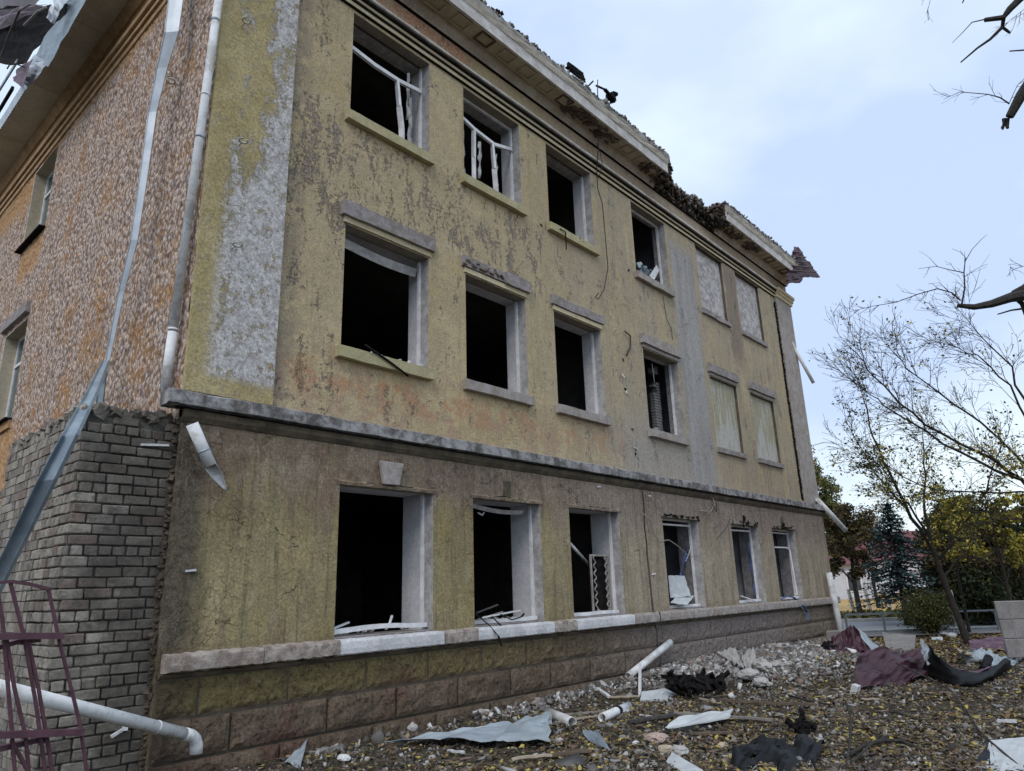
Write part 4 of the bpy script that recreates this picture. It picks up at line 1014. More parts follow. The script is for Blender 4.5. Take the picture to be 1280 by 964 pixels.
# big white pipe leaning to the plinth, elbow at its end
pa = at(-40, 850, y=-1.15); pb = at(232, 918, y=-.42)
bp = MB().tube([pa, pa.lerp(pb, .995)], .054, 18).build('fallen_pipe', 'pvc', smooth=True); tag(bp, 'long white plastic pipe fallen across the foot of the brick pier, elbow at its end', 'pipe')
d_ = (pb-pa).normalized(); q0 = pa.lerp(pb, .99)
mb = MB().tube([q0, q0+d_*.09, q0+d_*.15+Vector((0, 0, -.02)), q0+d_*.18+Vector((0, 0, -.07)), q0+d_*.18+Vector((0, 0, -.14))], .057, 18, hollow=.88)
mb.build('pipe_elbow', 'pvc', bp, smooth=True); MB().tube([q0-d_*.35, q0-d_*.335], .058, 18).build('pipe_collar', 'pvc', bp, smooth=True)
# broken downpipe piece by the corner
a = at(240, 530, y=-.30); b = at(263, 582, y=-.30); c = at(283, 614, y=-.28)
mb = MB().tube([a, b], .062, 16, hollow=.9); o = mb.build('broken_pipe', 'pvc', smooth=True); tag(o, 'short snapped piece of white downpipe hanging under the stone course at the corner', 'pipe')
mb = MB(); n_ = 8; vs = []
dd = (c-b).normalized(); sx = dd.cross(Vector((.6, .75, 0))).normalized(); sy = dd.cross(sx)
for i in range(7):
    t = i/6; p = b.lerp(c, t); w = 1-t*.92
    for k in range(n_): an = (k/(n_-1)-.5)*3.6*w; vs.append(p+(sx*math.sin(an)-sy*(math.cos(an)-(1-w)*0.6))*.06)
mb.add(vs, [(i*n_+k, i*n_+k+1, (i+1)*n_+k+1, (i+1)*n_+k) for i in range(6) for k in range(n_-1)]); pc = mb.build('pipe_shard', 'pvc', o, smooth=True); s_ = pc.modifiers.new('thick', 'SOLIDIFY'); s_.thickness = .005
MB().tube([a.lerp(b, .62), a.lerp(b, .66)], .066, 16).build('pipe_collar', 'zinc', o, smooth=True)
MB().bar(a.lerp(b, .64)+Vector((.03, .05, 0)), a.lerp(b, .64)+Vector((.06, .2, .02)), .012).build('pipe_bracket', 'steel_dark', o)
# small tap / bracket low on pier
p = at(147, 915, y=-.02); mb = MB().bar(p+Vector((-.06, -.02, -.03)), p+Vector((.05, -.01, .02)), .025).bar(p+Vector((.05, -.03, .03)), p+Vector((.07, .03, .03)), .05)
tag(mb.build('wall_bracket', 'foam'), 'small white bracket low on the brick pier under the fallen pipe', 'bracket')

# maroon steel railing, lower left
RY = -1.5
rail = rootobj('steel_railing', at(60, 990, y=RY), 'maroon painted steel railing twisted in front of the brick pier', 'railing')
def rbar(pts, w, name, dep=RY):
    mb = MB(); q = [at(px, py, y=dep) for px, py in pts]
    if name == 'bar': mb.tube(q, w/2, 8)
    else:
        for a_, b_ in zip(q[:-1], q[1:]): mb.bar(a_, b_, w*1.6, w)
    return under(mb.build(name, 'maroon_paint'), rail)
for pts in ([(-3, 740), (3, 775), (14, 905), (22, 1010)], [(13, 728), (31, 800), (45, 880), (60, 990)], [(60, 735), (74, 800), (100, 905), (115, 1010)], [(8, 797), (18, 860), (32, 920), (40, 1010)], [(35, 800), (48, 860), (60, 930), (72, 1010)], [(14, 925), (34, 962), (60, 1010)]): rbar(pts, .026, 'bar')
rbar([(-10, 729), (15, 727), (36, 730), (60, 736)], .022, 'top_rail')
rbar([(-10, 796), (40, 795), (79, 795)], .042, 'cross_rail', RY-.03)
rbar([(-10, 919), (50, 917), (104, 915)], .042, 'cross_rail', RY-.03)
rbar([(-10, 812), (20, 803), (50, 800)], .03, 'brace', RY+.05); rbar([(-10, 938), (25, 930), (60, 922)], .035, 'brace', RY+.05)
for pts in ([(-8, 919), (-40, 1050)], [(108, 960), (122, 1080)], [(22, 1005), (26, 1080)]): rbar(pts, .026, 'bar')

# wrecked roof over the left eaves
def roofbit(name, q, m, label, cat, **k):
    o = sheet(name, *q, m, **k); return tag(o, label, cat)
E_ = lambda px, py, dx=0: at(px, py, x=-.85+dx)
roofbit('roof_sheet', [E_(-60, 66, .1), E_(96, -34, .2), E_(-60, -100, -.2), E_(90, -120, -.1)], 'maroon_sheet', 'dark maroon roofing sheet torn up above the left eaves', 'roof sheet', nx=30, ny=10, amp=.05, corr=.04, seed=2)
roofbit('roof_sheet', [E_(-50, 54, -.15), E_(34, 22, -.1), E_(-50, 22, -.2), E_(56, 4, -.15)], 'maroon_faded', 'faded purple flap of roofing sheet under the torn maroon roof', 'roof sheet', nx=16, ny=6, amp=.06, seed=5)
mb = MB()
for i in range(60): mb.chunk(E_(random.uniform(-30, 62), random.uniform(20, 74), .25+random.uniform(0, .4)), random.uniform(.15, .4))
mb = MB(); 
roofbit('roof_sheet', [E_(-60, 76, .06), E_(30, 80, .05), E_(-60, 10, .06), E_(84, 6, .05)], 'black_char_and_shade', 'charred black underlay hanging behind the torn roof at the left', 'roofing felt', nx=16, ny=8, amp=.08, seed=9)
mb = MB(); q = [E_(2, 70, -.3), E_(12, 42, -.3), E_(24, 14, -.28), E_(38, 5, -.25), E_(60, 10, -.2)]
for a_, b_ in zip(q[:-1], q[1:]): mb.bar(a_, b_, .035, .02)
tag(mb.build('bent_batten', 'steel_dark'), 'bent grey metal strip looping in front of the torn roof', 'metal strip')
mb = MB(); q = [E_(30, 32, -.25), E_(48, 14, -.22), E_(60, 8, -.2)]
for a_, b_ in zip(q[:-1], q[1:]): mb.bar(a_, b_, .03, .03)
tag(mb.build('roof_batten', 'steel_dark'), 'short dark metal strip propped inside the torn roof', 'metal strip')
o = sheet('metal_flashing', E_(20, 100, .08), E_(44, 68, .08), E_(34, 112, .12), E_(60, 80, .12), 'zinc_light', nx=10, ny=4, amp=.02, seed=31); tag(o, 'light metal flashing bent up along the lower part of the left eaves', 'flashing')
o = sheet('metal_flashing', E_(40, 74, .08), E_(100, -20, .08), E_(60, 84, .12), E_(122, -24, .12), 'zinc', nx=16, ny=4, amp=.02, seed=32); tag(o, 'grey metal flashing bent up along the upper part of the left eaves', 'flashing')
o = sheet('metal_flashing', E_(66, 30, -.06), E_(84, 0, -.02), E_(58, 22, -.15), E_(74, -20, -.1), 'zinc_light', nx=10, ny=4, amp=.03, seed=3); tag(o, 'crumpled light metal flashing beside the top of the left eaves', 'flashing')
o = sheet('metal_flashing', E_(20, 88, -.02), E_(40, 74, .0), E_(16, 100, -.02), E_(30, 112, 0), 'maroon_faded', nx=8, ny=4, amp=.03, seed=4); tag(o, 'faded purple flashing scrap perched on the left eaves edge', 'flashing')
mb = MB(); q = [E_(9, 86, -.1), E_(12, 81, -.1), E_(20, 80, -.08), E_(30, 84, -.05)]
for a_, b_ in zip(q[:-1], q[1:]): mb.bar(a_, b_, .02, .02)
tag(mb.build('gutter_hook', 'black_char_and_shade'), 'curled black gutter hook sticking out of the left eaves', 'hook')
mb = MB(); mb.bar(at(-30, 160, x=-.74), at(22, 76, x=-.74), .03, .09); tag(mb.build('roof_rail', 'zinc'), 'loose grey metal angle running along the outside of the left eaves', 'metal strip')
mb = MB(); mb.bar(at(-20, 170, x=-.70), at(16, 110, x=-.70), .05, .08); tag(mb.build('roof_rail', 'black_char_and_shade'), 'dark broken timber end behind the grey angle on the left eaves', 'timber')

# maroon flap at the far roof corner
P0 = Vector((18.55, -.52, 11.98)); 
o = sheet('roof_sheet', at(992, 309, y=-.45), at(984, 345, y=-.5), at(998, 309, y=-.5), at(1025, 347, y=-.9), 'maroon_sheet', nx=14, ny=14, amp=.05, corr=.0, seed=11)
tag(o, 'maroon corrugated roofing sheet flapping from the far top corner of the building', 'roof sheet')
for px in range(5):
    pass
mb = MB()
for t in (.18, .34, .5, .66, .82):
    a_ = at(992, 309, y=-.5).lerp(at(984, 345, y=-.52), t); b_ = at(998, 309, y=-.55).lerp(at(1025, 347, y=-.95), t); mb.tube([a_, a_.lerp(b_, .5)+Vector((0, -.05, -.03)), b_], .028, 5)
w_ = mb.build('sheet_rib', 'maroon_sheet', o)
o = sheet('roof_sheet', at(983, 343, y=-.5), at(983, 354, y=-.5), at(1006, 345, y=-.7), at(1000, 354, y=-.7), 'maroon_sheet', nx=8, ny=6, amp=.05, seed=14); tag(o, 'small folded maroon sheet end under the flapping roof corner', 'roof sheet')
# dark debris on the roof edge
o = sheet('roof_plank', at(707, 86, y=-.45), at(709, 78, y=-.42), at(731, 104, y=-.45), at(728, 92, y=-.42), 'black_char_and_shade', nx=6, ny=3, amp=.02, th=.03); tag(o, 'charred plank lying on the roof edge left of the twisted scrap', 'plank')
mb = MB(); mb.bar(at(735, 108, y=-.45), at(741, 102, y=-.5), .05, .03); tag(mb.build('roof_stub', 'black_char_and_shade'), 'tiny dark upright stub on the roof edge between the plank and the twisted scrap', 'timber')
mb = MB(); q = [at(745, 107, y=-.5), at(756, 112, y=-.55), at(764, 121, y=-.55), at(766, 128, y=-.5)]
for (a_, b_), w in zip(zip(q[:-1], q[1:]), (.04, .07, .12)): mb.bar(a_, b_, w, w*.6)
for i in range(6): mb.chunk(at(764+random.uniform(-3, 4), 122+random.uniform(-5, 5), y=-.5), .13)
tag(mb.build('roof_scrap', 'black_char_and_shade'), 'twisted black metal scrap sticking up from the roof edge', 'scrap')
mb = MB()
for i in range(9): mb.chunk(at(617+i*1.2, 13+i*.6+random.uniform(-1, 1), y=-.5), .07)
tag(mb.build('roof_lump', 'black_char_and_shade'), 'small dark lump on the roof edge near the top of the picture', 'scrap')
# hanging cables
def cable(pts, r, m, label, name='cable', cat='cable', sides=5):
    o = MB().tube(pts, r, sides).build(name, m, smooth=True); return tag(o, label, cat)
cy = lambda L, y: [at(a_, b_, y=y) for a_, b_ in L]
cable(cy([(747, 100), (747, 118)], -.62)+cy([(747, 140), (748, 185)], -.30)+cy([(746, 210), (747, 235), (753, 255), (757, 300), (760, 335), (755, 362), (748, 374), (744, 372), (748, 366)], -.08), .011, 'cable_black', 'thin black cable hanging from the roof edge down between the third and fourth windows')
cable(cy([(745, 178), (750, 190), (753, 205), (749, 222)], -.2), .008, 'cable_black', 'short loop of thin black wire under the cornice beside the hanging cable')
cable(cy([(781, 414), (788, 420), (788, 434), (783, 445)], -.05), .017, 'cable_black', 'short thick black cable end curling out of the wall, left of fourth second storey window')
cable(cy([(829, 371), (831, 385), (834, 400), (839, 410), (841, 425)], -.02), .006, 'cable_black', 'hairline wire below the fourth top floor window')
cable(cy([(800, 638), (812, 650), (818, 668), (824, 677), (836, 675), (848, 683), (858, 693), (866, 696)], -.16), .009, 'cable_pale', 'pale loose wire drooping across the fourth ground floor window')
cable(cy([(874, 638), (888, 640), (893, 630), (891, 622)], -.14), .010, 'cable_pale', 'pale kinked wire on the wall above the fifth ground floor window')
cable(cy([(890, 630), (896, 640), (895, 628)], -.15), .009, 'cable_black', 'dark frayed wire end beside the pale kinked wire')
cable(cy([(913, 648), (908, 660), (896, 674)], -.13), .006, 'cable_black', 'thin wire slanting down the wall left of the fifth ground floor window')
# things in the windows
cable(cy([(456, 431), (478, 446), (492, 456), (510, 470)], -.12), .016, 'black_char_and_shade', 'black charred stick lying across the sill of the leftmost second storey window', 'charred_stick', 'stick')
cable(cy([(700, 286), (707, 290), (708, 312)], -.12), .012, 'black_char_and_shade', 'dark frayed scrap hanging over the sill of the third top floor window', 'hanging_scrap', 'scrap')
o = MB()
for i in range(10): o.chunk(at(720+i*1.1, 298+i*.6+random.uniform(-2, 2), y=-.06), .07)
tag(o.build('sill_debris', 'black_char_and_shade'), 'clump of charred debris on the sill of the third top floor window', 'debris')
def sill_debris(k, z, y, n, m, label, w=.05, GXs=GX):
    a_, b_ = GXs[k]; mb = MB()
    for i in range(n): mb.chunk((random.uniform(a_+.05, b_-.1), y+random.uniform(-.06, .15), z+random.uniform(0, .03)), random.uniform(w*.5, w*1.4))
    return tag(mb.build('sill_debris', m), label, 'debris')
sill_debris(0, 1.18, .2, 26, 'rubble_pale', 'crumbs of plaster on the base of the leftmost ground window')
sill_debris(1, 1.18, .12, 30, 'rubble_pale', 'broken bits on the base of the second ground window')
sill_debris(2, 1.18, .12, 16, 'rubble_grey', 'crumbs behind the white bar of the ground window with the spring grille')
sill_debris(0, 4.79, .02, 14, 'foam', 'white crumbs along the sill of the leftmost second storey window', .04, WX)
sill_debris(3, 8.40, .06, 16, 'rubble_grey', 'grey rubble on the base of the fourth top floor window', .09, WX)
sill_debris(3, 4.80, .08, 18, 'rubble_pale', 'pale rubble on the base of the fourth second storey window', .07, WX)
for x0_, y0_, x1_, z1_, lab in ((2.3, .9, 3.0, 1.75, 'pale splintered lath leaning in the gloom of the leftmost ground window'), (2.9, 1.2, 2.6, 1.6, 'second lath crossing in the gloom of the leftmost ground window'), (4.9, .9, 5.5, 1.55, 'lath leaning in the gloom of the second ground window')):
    tag(MB().bar((x0_, y0_, .45), (x1_, y0_+.5, z1_), .04, .025).build('broken_lath', 'wood_grey'), lab, 'lath')
# slats in window 1 and 2
slats = [((416, 786), (436, 778), .05, 'foam', 'white splinter leaning in the lower left corner of the leftmost ground window', -.02),
         ((486, 783), (490, 770), .2, 'frame_white', 'short white upright splinter in the leftmost ground window', .02),
         ((597, 775), (628, 765), -.05, 'wood_grey', 'grey lath lying in the second ground window', 0),
         ((604, 772), (650, 763), -.12, 'frame_white', 'long white lath lying on the base of the second ground window', 0),
         ((596, 766), (622, 756), .1, 'steel_dark', 'dark lath deep in the second ground window', 0)]
for a_, b_, y_, m_, lab, dz in slats:
    mb = MB().bar(at(*a_, y=y_), at(*b_, y=y_+.12), .03, .02); tag(mb.build('broken_lath', m_), lab, 'lath')
for i, (q, lab) in enumerate(((((594, 767), (612, 782), (623, 795), (627, 808)), 'black plastic strip hanging over the ledge below the second ground window'), (((614, 770), (624, 780), (634, 789)), 'short black strip on the sill of the second ground window'), (((626, 768), (640, 775), (652, 771), (655, 767)), 'curled black strip lying in the right half of the second ground window'))):
    mb = MB(); ys_ = (-.1, -.2, -.28, -.28) if i == 0 else (-.1, -.15, -.15, -.12); pp = [at(*p, y=ys_[min(j, 3)]) for j, p in enumerate(q)]
    for a_, b_ in zip(pp[:-1], pp[1:]): mb.bar(a_, b_, .03, .012)
    tag(mb.build('plastic_strip', 'black_foil'), lab, 'strip')
mb = MB().tube([at(713, 680, y=.25), at(736, 706, y=.55)], .028, 10); tag(mb.build('white_pole', 'pvc', smooth=True), 'white pole slanting inside the ground window with the spring grille', 'pole')
# spring grille standing in the third ground window
gr = rootobj('spring_grille', (7.6, .3, 1.2), 'rusty bed spring grille leaning upright in the third ground window', 'bed spring')
a_, b_ = at(738, 693, y=.16), at(760, 694, y=.16)
gx0, gx1, gy = a_.x, b_.x, .16; gz0, gz1 = 1.19, a_.z
mb = MB(); w_ = .03
mb.box(gx0, gx0+w_, gy, gy+.03, gz0, gz1).box(gx1-w_, gx1, gy, gy+.03, gz0, gz1).box(gx0+w_, gx1-w_, gy, gy+.03, gz1-w_, gz1).box(gx0+w_, gx1-w_, gy, gy+.03, gz0, gz0+w_); under(mb.build('frame', 'spring_wire'), gr)
for i in range(2):
    cx = gx0+.10+i*(gx1-gx0-.2); pts = [(cx+.035*math.sin(t*1.05), gy-.005, gz0+.03+(gz1-gz0-.06)*t/42) for t in range(43)]
    under(MB().tube(pts, .012, 5).build('spring', 'spring_wire'), gr)
MB().box(gx0+.03, gx1-.03, gy+.06, gy+.09, gz0, gz1-.02).build('spring_backing', 'black_char_and_shade', None).parent = None
bk = bpy.data.objects['spring_backing']; under(bk, gr)
# fourth ground window: folded white board, blue cloth
o = sheet('folded_board', at(835, 720, y=.15), at(855, 720, y=.15), at(838, 748, y=.05), at(863, 745, y=.0), 'white_board', nx=6, ny=6, amp=.01, th=.012); tag(o, 'pale board standing bent inside the fourth ground window', 'board')
o = sheet('folded_board', at(838, 754, y=-.1), at(846, 745, y=.1), at(858, 757, y=-.12), at(868, 745, y=.05), 'white_board', nx=6, ny=4, amp=.015, th=.012); tag(o, 'white board lying on the base of the fourth ground window', 'board')
rag('blue_cloth', [tuple(at(862-i*1.6, 672+i*7, y=.22)) for i in range(8)], .12, 'blue_cloth', None, seed=4); tag(bpy.data.objects['blue_cloth'], 'blue cloth strip hanging inside the fourth ground window', 'cloth')
cable(cy([(867, 665), (862, 690), (857, 702)], .1), .007, 'frame_white', 'white cord hanging along the blue cloth', 'cord', 'cord')
o = rag('blue_cloth', [(16.62, .13, 2.55-.15*i) for i in range(10)], .06, 'blue_cloth', None, seed=14); o.location = (-(16.62-14.2), 0, 0); tag(o, 'blue strip along the right side of the fifth ground window', 'cloth')
MB().bar(at(927, 746, y=-.02), at(944, 751, y=-.08), .03, .02)
mb = MB().bar(at(926, 745, y=.0), at(946, 752, y=-.08), .035, .02); tag(mb.build('broken_lath', 'frame_white'), 'white splinter on the base of the fifth ground window', 'lath')
pp = cy([(977, 749), (984, 745), (992, 747), (998, 752)], -.12)+cy([(1004, 757), (1009, 765), (1010, 775)], -.27)
mb = MB(); 
for a_, b_ in zip(pp[:-1], pp[1:]): mb.bar(a_, b_, .06, .02)
tag(mb.build('blue_cloth', 'blue_cloth'), 'blue and white cloth draped out of the last ground window over the ledge', 'cloth')
pp = cy([(988, 753), (1000, 757), (1006, 763)], -.18)
mb = MB()
for a_, b_ in zip(pp[:-1], pp[1:]): mb.bar(a_, b_, .05, .02)
tag(mb.build('white_cloth', 'foam'), 'white cloth tail under the blue cloth at the last ground window', 'cloth')
for z0, z1, x_, lab in ((8.45, 8.95, 10.1, 'blue grey bundle slumped in the fourth top floor window'),):
    mb = MB()
    for i in range(22): t_ = random.random(); mb.chunk(at(798+t_*16, 334+t_*9+random.uniform(-4, 6), y=.2), random.uniform(.06, .14))
    tag(mb.build('slumped_bundle', 'zinc'), lab, 'debris')
o = sheet('folded_board', at(812, 345, y=.1), at(818, 350, y=.08), at(821, 331, y=.2), at(824, 338, y=.18), 'foam', nx=4, ny=3, amp=.01, th=.02); tag(o, 'white triangular board scrap in the fourth top floor window', 'board')
cable(cy([(815, 455), (818, 478)], .3), .010, 'foam', 'pale rod hanging inside the fourth second storey window', 'hanging_rod', 'rod')
o = sheet('metal_flashing', at(815, 424-2, y=.1), at(823, 427, y=.1), at(817, 430, y=.1), at(822, 434, y=.1), 'foam', nx=2, ny=2, amp=0); bpy.data.objects.remove(o)

# pipes at the far corner
for (a_, b_, y0_, y1_, r_, lab) in (((989, 428), (1017, 479), -.02, -.35, .055, 'white pipe sticking out from the upper part of the far corner'),
                                   ((1021, 624), (1057, 663), -.12, -.5, .075, 'white pipe sticking out just below the stone course at the far corner')):
    tag(MB().tube([at(*a_, y=y0_), at(*b_, y=y1_)], r_, 10, hollow=.85).build('broken_pipe', 'pvc', smooth=True), lab, 'pipe')
tag(MB().tube([at(1036, 716, y=-.22), at(1053, 800, y=-.35)], .085, 12, hollow=.85).build('downpipe', 'pvc', smooth=True), 'white downpipe end standing at the foot of the far corner', 'pipe')

# ------------------------------------------------------------------ debris lying in the yard
def Gp(px, py, up=.02): p = gd(px, py); p.z = heap(p.x, p.y)+up; return p
def pipe(name, a_, b_, r_, label, m='pvc', hollow=.86, up=None, za=0, zb=0, cat='pipe', n=14):
    A = Gp(*a_, up=(up if up is not None else r_)+za) if len(a_) == 2 else Vector(a_); Bq = Gp(*b_, up=(up if up is not None else r_)+zb) if len(b_) == 2 else Vector(b_)
    return tag(MB().tube([A, Bq], r_, n, hollow=hollow).build(name, m, smooth=True), label, cat)
lp0 = Gp(786, 857, .06); lp1 = at(838, 803, y=-.28)
o = pipe('white_pipe', tuple(lp0), tuple(lp1), .062, 'white plastic pipe propped against the plinth')
tp = Gp(800, 873, 0); th_ = at(800, 829, y=tp.y); tag(MB().bar(tp, th_, .035, .03).build('white_stake', 'frame_white'), 'thin white strip standing upright in the rubble before the propped pipe', 'stake')
pc1 = pipe('pipe_piece', (686, 899), (716, 913), .06, 'short piece of white pipe lying among the leaves by the blue metal sheet')
pc2 = pipe('pipe_piece', (753, 905), (786, 889), .055, 'short piece of white pipe with a black band', za=0)
A, Bq = Gp(753, 905, .055), Gp(786, 889, .055); MB().tube([A.lerp(Bq, .52), A.lerp(Bq, .62)], .058, 14).build('band', 'black_foil', pc2, smooth=True)
def gsheet(name, c4, m, label, cat='sheet', zs=(.03, .03, .03, .03), **k):
    P = [Gp(*q, up=z) for q, z in zip(c4, zs)]; o = sheet(name, *P, m, **k); return tag(o, label, cat)
gsheet('metal_sheet', [(478, 937), (688, 938), (600, 922), (687, 914)], 'zinc_ground', 'long crumpled blue grey metal sheet lying beside the plinth', 'metal sheet', zs=(.05, .06, .05, .16), nx=40, ny=10, amp=.03, seed=21, bend=lambda a, b: .04*abs(math.sin(a*9+b*2)))
gsheet('metal_sheet', [(610, 925), (690, 922), (640, 915), (690, 908)], 'zinc_ground', 'small blue grey metal flap folded over the long crumpled sheet', 'metal sheet', zs=(.09, .14, .08, .14), nx=10, ny=4, amp=.02, seed=22)
gsheet('white_board', [(828, 915), (912, 908), (850, 907), (918, 901)], 'white_board', 'flat white board on the leaves right of the pipe pieces', 'board', zs=(.03, .09, .1, .12), nx=10, ny=4, amp=.012, th=.015, seed=23)
gsheet('dark_board', [(832, 921), (890, 916), (830, 911), (905, 904)], 'black_foil', 'dark sheet sticking out beneath the flat white board', 'sheet', zs=(.01, .01, .04, .04), nx=8, ny=3, amp=.01, seed=24)
gsheet('plastic_scrap', [(727, 923), (748, 925), (735, 930), (765, 945)], 'zinc', 'pointed grey scrap left of the leaf pile', 'scrap', zs=(.06, .08, .02, .02), nx=6, ny=4, amp=.02, seed=25)
gsheet('plastic_scrap', [(355, 957), (380, 944), (375, 962), (384, 941)], 'zinc_ground', 'bluish folded scrap at the foot of the plinth near the lower left', 'scrap', zs=(.02, .09, .02, .14), nx=6, ny=3, amp=.02, seed=26)
gsheet('plastic_scrap', [(395, 944), (425, 940), (405, 936), (430, 948)], 'rubble_grey', 'flat grey slab chip right of the bluish folded scrap', 'scrap', zs=(.03, .04, .03, .04), nx=6, ny=3, amp=.02, th=.03, seed=27)
gsheet('white_board', [(833, 955), (862, 975), (840, 948), (880, 970)], 'white_board', 'white board corner at the bottom edge below the leaf pile', 'board', zs=(.03, .03, .05, .05), nx=4, ny=3, amp=.01, th=.02, seed=28)
gsheet('black_foil_sheet', [(905, 968), (1010, 985), (930, 943), (1035, 935)], 'black_foil', 'crumpled black foil heap at the bottom edge of the yard', 'foil', zs=(.02, .02, .12, .10), nx=44, ny=22, amp=.05, bend=lambda a, b: .05*abs(math.sin(a*6+b*3))-.05*abs(math.sin(b*5-a*7)), seed=29)
gsheet('black_foil_sheet', [(918, 958), (985, 952), (925, 952), (985, 944)], 'black_foil', 'grey edge of sheeting folded over the crumpled black foil', 'foil', zs=(.08, .12, .12, .15), nx=12, ny=4, amp=.025, seed=30)
mb = MB(); c = Gp(1003, 917, .06)
for i in range(26): mb.chunk(c+Vector((random.gauss(0, .06), random.gauss(0, .05), random.uniform(-.05, .06))), random.uniform(.04, .1))
for i in range(6): mb.chunk(c+Vector((.03, -.01, .06+i*.022)), .06)
tag(mb.build('charred_lump', 'black_char_and_shade'), 'small jagged charred lump standing on the leaves', 'lump')
mb = MB(); c = Gp(866, 868, .08); mb.bar(c-RH*.45, c+RH*.5, .14, .08)
for i in range(70): mb.chunk(c+Vector(FH)*random.gauss(0, .25)+Vector(RH)*random.uniform(-.35, .45)+Vector((0, 0, random.uniform(-.06, .07))), (random.uniform(.1, .35), .06, .05))
tag(mb.build('charred_timber', 'black_char_and_shade'), 'heap of charred black timber beside the grey rubble', 'timber')
# planks, laths and rods
pl = [((700, 897), (790, 893), .05, .02, 'wood_grey', 'grey weathered lath between the two pipe pieces and the plinth'),
      ((786, 906), (845, 899), .07, .03, 'steel_dark', 'dark metal profile behind the white board'),
      ((845, 897), (966, 906), .06, .025, 'wood_grey', 'long grey lath running right from the white board'),
      ((862, 924), (930, 921), .05, .02, 'wood_old', 'brown strip of wood below the white board'),
      ((900, 881), (1022, 886), .045, .03, 'wood_old', 'long dark stick lying across the leaves before the rubble'),
      ((640, 921), (733, 903), .028, .02, 'wood_grey', 'thin pale lath crossing the short white pipe piece'),
      ((702, 909), (752, 901), .022, .015, 'wood_pale', 'thin pale strip between the two pipe pieces'),
      ((800, 898), (826, 901), .022, .015, 'foam', 'thin white strip lying on the earth below the propped pipe'),
      ((742, 867), (762, 878), .05, .03, 'foam', 'crooked white strip at the left end of the foam strip'),
      ((762, 878), (800, 877), .03, .02, 'wood_pale', 'pale thin strip left of the upright stake'),
      ((590, 917), (622, 912), .04, .02, 'foam', 'white strip near the plinth behind the long metal sheet'),
      ((616, 886), (624, 899), .04, .02, 'foam', 'short white splinter sticking up near the plinth'),
      ((640, 955), (690, 951), .04, .02, 'wood_pale', 'pale lath at the bottom left of the yard'),
      ((678, 950), (737, 946), .09, .02, 'wood_old', 'brown board scrap at the bottom of the yard'),
      ((560, 942), (580, 946), .03, .02, 'foam', 'tiny white strip below the long metal sheet'),
      ((1078, 878), (1100, 879), .03, .02, 'wood_pale', 'pale stick on the leaves left of the white block'),
      ((875, 878), (893, 884), .03, .02, 'wood_pale', 'short pale stick before the charred timber'),
      ((1248, 906), (1272, 908), .045, .03, 'foam', 'white strip on the leaves above the folded white sheet')]
for a_, b_, w_, h_, m_, lab in pl:
    mb = MB(); A = Gp(*a_, up=.03+.02*random.random()); Bq = Gp(*b_, up=.03+.03*random.random()); n_ = 5
    pts = [A.lerp(Bq, i/n_)+Vector((0, 0, random.uniform(-.006, .006))) for i in range(n_+1)]
    for p_, q_ in zip(pts[:-1], pts[1:]): mb.bar(p_, q_, w_, h_)
    tag(mb.build('wood_strip' if 'wood' in m_ else 'strip', m_), lab, 'strip')
# foam strip + lumps
def lump(px, py, sz, m_, lab, name='rubble_lump', n=5, cat='rubble', up=0):
    """one broken lump: a dented ball of masonry"""
    c = Gp(px, py, up+sz*.22); mb = MB(); import bmesh
    bm = bmesh.new(); bmesh.ops.create_icosphere(bm, subdivisions=3, radius=1.0); sd_ = random.random()*90
    kx, ky, kz = random.uniform(.8, 1.25), random.uniform(.6, 1.0), random.uniform(.45, .7)
    for v in bm.verts:
        d = v.co.normalized(); q = Vector((round(d.x*1.4), round(d.y*1.4), round(d.z*1.4)))
        r_ = .62+.30*mnoise.noise(d*1.3+Vector((sd_, 0, 0)))+.22*mnoise.noise(d*3.4+Vector((0, sd_, 0)))+.10*mnoise.noise(d*9+Vector((0, 0, sd_)))
        r_ = min(r_, .55+.25*abs(mnoise.noise(Vector((round(d.x*1.2), round(d.y*1.2), round(d.z*1.2)))*2.3+Vector((sd_, 1, 1)))))
        v.co = Vector((d.x*kx, d.y*ky, d.z*kz))*r_*sz
    me = bpy.data.meshes.new(name); bm.to_mesh(me); bm.free(); me.materials.append(MATS[m_]); o = bpy.data.objects.new(name, me); C.objects.link(o); o.location = c; o.rotation_euler = (0, 0, random.uniform(0, 6.28))
    return tag(o, lab, cat)
gsheet('foam_strip', [(800, 878), (835, 878), (803, 873), (838, 870)], 'white_board', 'flat bluish foam strip at the foot of the upright stake', 'strip', zs=(.02, .03, .05, .06), nx=6, ny=2, amp=.01, th=.03, seed=33)
lump(836, 874, .16, 'zinc_ground', 'blue grey crumpled lump at the right end of the foam strip')
gsheet('plaster_slab', [(915, 846), (930, 853), (898, 835), (922, 831)], 'rubble_pale', 'large pale plaster slab on top of the rubble heap', 'slab', zs=(.13, .14, .13, .17), nx=12, ny=8, amp=.02, th=.04, jag=.10, seed=34)
gsheet('plaster_slab', [(934, 858), (950, 848), (930, 842), (945, 834)], 'rubble_pale', 'second pale plaster slab leaning beside the largest one', 'slab', zs=(.14, .16, .16, .2), nx=12, ny=8, amp=.02, th=.04, seed=35, jag=.12)
for px, py, s_, lab in ((938, 862, .30, 'chalky white lump hanging over the front of the rubble heap'), (955, 852, .34, 'big whitish lump right of the plaster slabs'), (972, 845, .24, 'whitish lump at the right of the heap crest'), (952, 866, .2, 'small chalky lump below the big whitish one'), (870, 853, .18, 'pale lump left of the rubble heap by the plinth'), (986, 840, .2, 'grey lump near the far end of the rubble heap'), (962, 866, .12, 'little white crumb in front of the heap')):
    lump(px, py, s_, 'rubble_pale', lab, n=7, up=.05)
